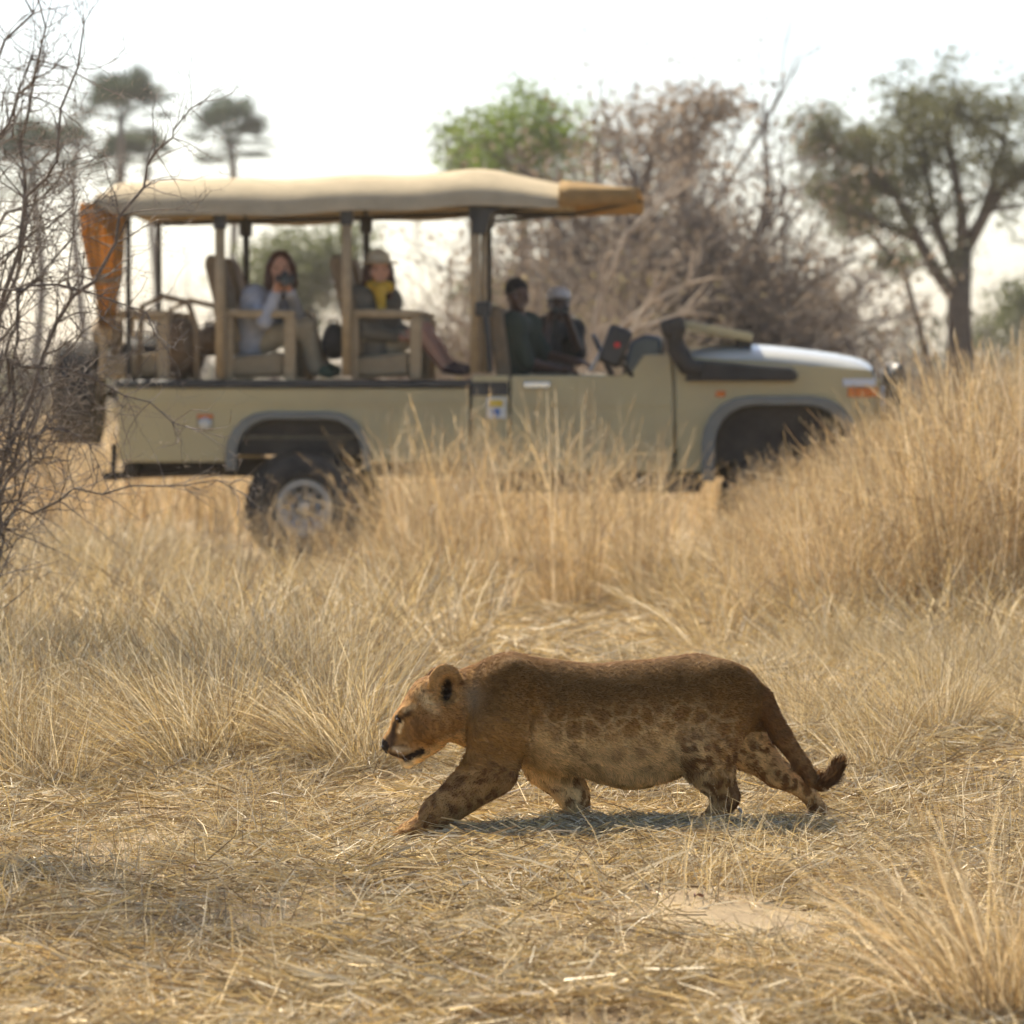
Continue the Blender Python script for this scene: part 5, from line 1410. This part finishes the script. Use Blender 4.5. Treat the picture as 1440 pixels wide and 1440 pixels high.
leafy_tree('dry_tree', 920, 72, 5.5, 1.25, (118, 260), [([(920, 640), (915, 420), (905, 300), (915, 220)], .14, .06), ([(905, 300), (950, 230), (985, 180)], .07, .03)], 88, 'brown-leaved ragged tree between the green tree and the acacia', bark_g, leaf_br, 55, 45, .26, .06, .7)
# a scrubby tree just outside the picture on the sunny side: its shade falls across the near straw
leafy_tree('shade_tree', -560, 12.9, 3.6, .95, (-700, 100), [([(-560, 1140), (-550, 700), (-540, 300), (-560, 0)], .07, .03), ([(-548, 500), (-400, 100), (-330, -200)], .035, .015), ([(-548, 400), (-700, 0), (-780, -250)], .035, .015)], 89, 'small scrubby tree shading the near straw beside the thorn bush', bark_g, leaf_ol, 26, 26, .16, .035, .7)

# --- fan palms
def palm(px, top, d, seed, label, crown=1.9, nfr=34):
    rng = np.random.default_rng(seed); x = (px - 720) / F_PX * d; g0 = gz1(x, d); h = CAM_H + (HOR - top) / F_PX * d - g0
    root = empty('fan_palm', (x, d, g0), 0, label, 'palm', None)
    k = 10; P = [Vector((.25 * math.sin(i * .5 + seed), .1 * i / k, h * i / k - .1)) for i in range(k + 1)]
    MB().tube(P, [.22 - .08 * i / k for i in range(k + 1)], 10).build('trunk', bark_g, root, smooth=True)
    c = np.array(P[-1]); V = []; F = []; st = MB(); o = 0
    for i in range(nfr):
        el_ = rng.uniform(-.35, 1.4); az = rng.uniform(0, 2 * np.pi); L = crown * rng.uniform(.45, .65)
        d0 = np.array([math.cos(el_) * math.cos(az), math.cos(el_) * math.sin(az), math.sin(el_)])
        e = c + d0 * L + np.array([0, 0, -.1]); st.tube([Vector(c), Vector((c + e) / 2 + np.array([0, 0, .06])), Vector(e)], .02, 4)
        s = np.cross(d0, [0, 0, 1.0]); s /= np.linalg.norm(s); n = np.cross(s, d0)
        R_ = crown * rng.uniform(.38, .55)
        for j in range(15):
            a = (j / 14 - .5) * 3.6; dv = d0 * math.cos(a) + s * math.sin(a); b_ = e + dv * R_ * .55 + n * .02 * (-1) ** j; t = e + dv * R_ + np.array([0, 0, -.12 * R_])
            wv = np.cross(dv, n) * .055
            V += [e, b_ - wv, t, b_ + wv]; F.append((o, o + 1, o + 2, o + 3)); o += 4
    st.build('leaf_stalks', leaf_palm, root)['kind'] = 'stuff'
    m = meshobj('fronds', npmesh('fronds', np.array(V), np.array(F)), leaf_palm, root); m['kind'] = 'stuff'
palm(162, 165, 165, 91, 'tall fan palm with round dark crown above the canopy\'s rear corner', 2.5, 46)
palm(322, 200, 175, 92, 'slightly shorter fan palm with round crown standing alone above the canopy', 2.2, 42)
palm(50, 240, 160, 93, 'fan palm half hidden behind the thorn bush', 2.5, 40)
palm(215, 212, 190, 94, 'small fan palm crown just right of the tallest palm', 1.3, 20)
palm(112, 205, 185, 95, 'small fan palm crown just left of the tallest palm', 1.4, 22)
palm(170, 232, 172, 96, 'low fan palm below the tallest palm', 1.8, 30)

# --- far scrub that reads as one mass
def far_scrub():
    rng = np.random.default_rng(99); P = []
    for i in range(300):
        d = rng.uniform(130, 300); x = rng.uniform(-.19, .19) * d
        h = rng.uniform(1.0, 3.6) * (1.25 if x > 0.02 * d else .8); w = rng.uniform(1, 2.4); g0 = gz1(x, d)
        k = rng.integers(8, 16); v = rng.normal(0, 1, (k, 3)); v /= np.linalg.norm(v, axis=1, keepdims=True)
        P.append(np.array([x, d, g0 + h * .5]) + v * np.array([w, w, h * .5]))
    P = np.concatenate(P)
    V, q, _ = leaf_quads(rng, P, 9, .4, .22, .8)
    o = meshobj('far_scrub', npmesh('far_scrub', V, q), leafm('far_scrub_leaves', (.10, .095, .06)))
    tag(o, 'low dusty scrub massed along the horizon', 'scrub', kind='stuff')
far_scrub()

# --- single tussocks and litter one can pick out near the cub
tussock_m = tint_mat('tussock_blades', .38, .45, .35, 0.0)
def one_tussock(px, d, sc, seed, label, **kw):
    x = (px - 720) / F_PX * d; me = tussock(np.random.default_rng(seed), **kw)
    o = meshobj('grass_tussock', me, tussock_m, None, (x, d, gz1(x, d))); o.scale = (sc,) * 3; tag(o, label, 'grass tussock')
one_tussock(1318, 15.0, .75, 301, 'compact upright dry tussock standing alone on the right bank', n=420, lean=.35, rad=.14, curl=.2)
one_tussock(1425, 8.5, 1.05, 302, 'blurred golden tussock close to the lens beyond the cub\'s tail', n=800, lean=.7, rad=.12, pal=GOLD, curl=.4)
one_tussock(1040, 11.72, .36, 303, 'thin dry tuft in front of the cub\'s hind feet', n=60, lean=.9, rad=.10, heads=.2)
one_tussock(1105, 11.85, .42, 304, 'loose straw tuft beside the cub\'s tail', n=90, lean=1.0, rad=.16, heads=.1)
one_tussock(500, 14.1, 1.0, 305, 'dense arching tussock before the cub\'s nose', n=420, lean=.75, lean_dir=3.6, drift=.4)
one_tussock(250, 13.9, .95, 306, 'wide leaning tussock on the left bank', n=420, lean=.8, lean_dir=3.4, drift=.6)

leafb = mat('curled_dead_leaf', (.16, .065, .035), .6, .3, 60)
stick_m = mat('bleached_stick', (.50, .43, .33), .8, .2, 40)
def dead_leaf(px, py, seed, label, sc=.8):
    d = CAM_H * F_PX / (py - HOR); r = random.Random(seed); x = (px - 720) / F_PX * d
    G = [[(-.022 + .044 * i / 5, (.012 * math.sin(math.pi * (i + .3) / 5.6)) * j, .006 * j * j + .006 * math.sin(i * 1.1) + .02) for j in (-1, -.4, 0, .4, 1)] for i in range(6)]
    o = MB().sheet(G).build('dead_leaf', leafb, None, smooth=True, solid=.0006)
    o.location = (x, d, gz1(x, d) + .012); o.rotation_euler = (r.uniform(-.5, .5), r.uniform(-.5, .5), r.uniform(0, 6)); o.scale = (sc,) * 3
    tag(o, label, 'leaf', 'dead leaves on the straw')
for k, (a, b) in enumerate(((645, 1081), (484, 1243), (470, 1250), (700, 1190), (655, 1200), (270, 1235), (390, 1100), (120, 1345), (315, 1362), (985, 1290))):
    dead_leaf(a, b, k, {0: 'reddish-brown dead leaf beneath the cub\'s chin', 1: 'larger of two curled dead leaves beside the small bleached stick', 2: 'smaller of two curled dead leaves beside the small bleached stick', 3: 'curled dead leaf at the edge of the cub\'s shadow', 4: 'curled dead leaf just behind the cub\'s leading paw', 6: 'curled dead leaf at the foot of the left bank tussocks'}.get(k, 'small curled brown dead leaf out on the open straw'), .55 if k == 2 else .8 if k else 1.0)
def stick(px0, py0, px1, py1, label, r=.003, h=.02):
    def g(a, b): d = CAM_H * F_PX / (b - HOR); x = (a - 720) / F_PX * d; return Vector((x, d, gz1(x, d) + h))
    a, b = g(px0, py0), g(px1, py1); m = (a + b) / 2 + Vector((.01, .0, .012))
    o = MB().tube([a - a, m - a, b - a], [r, r * .9, r * .6], 6).build('fallen_stick', stick_m, None, smooth=True); o.location = a
    tag(o, label, 'stick')
stick(1010, 1152, 1045, 1178, 'short bleached stick lying before the cub\'s hind paw', .006, .05)
stick(480, 1225, 506, 1252, 'small bleached stick beside the dead leaves ahead of the cub', .004, .04)
stick(1345, 1008, 1439, 998, 'long thin bare stick lying right of the lone tussock', .004, .05)
stick(690, 1148, 760, 1136, 'pale straight stalk lying under the cub', .003, .04)

# --- dusty air
hz = MB().box((-420, -40, -2.0), (420, 620, 22.0)).build('haze', None)
hm_ = bpy.data.materials.new('dusty_air'); hm_.use_nodes = True; hn = hm_.node_tree; hn.nodes.clear()
ho = hn.nodes.new('ShaderNodeOutputMaterial'); hv = hn.nodes.new('ShaderNodeVolumePrincipled'); hv.inputs['Color'].default_value = (.93, .90, .85, 1); hv.inputs['Density'].default_value = 0.0004; hv.inputs['Anisotropy'].default_value = .35
hn.links.new(hv.outputs[0], ho.inputs['Volume']); hz.data.materials.clear(); hz.data.materials.append(hm_); tag(hz, 'thin dusty haze over the plain', 'haze', kind='stuff')
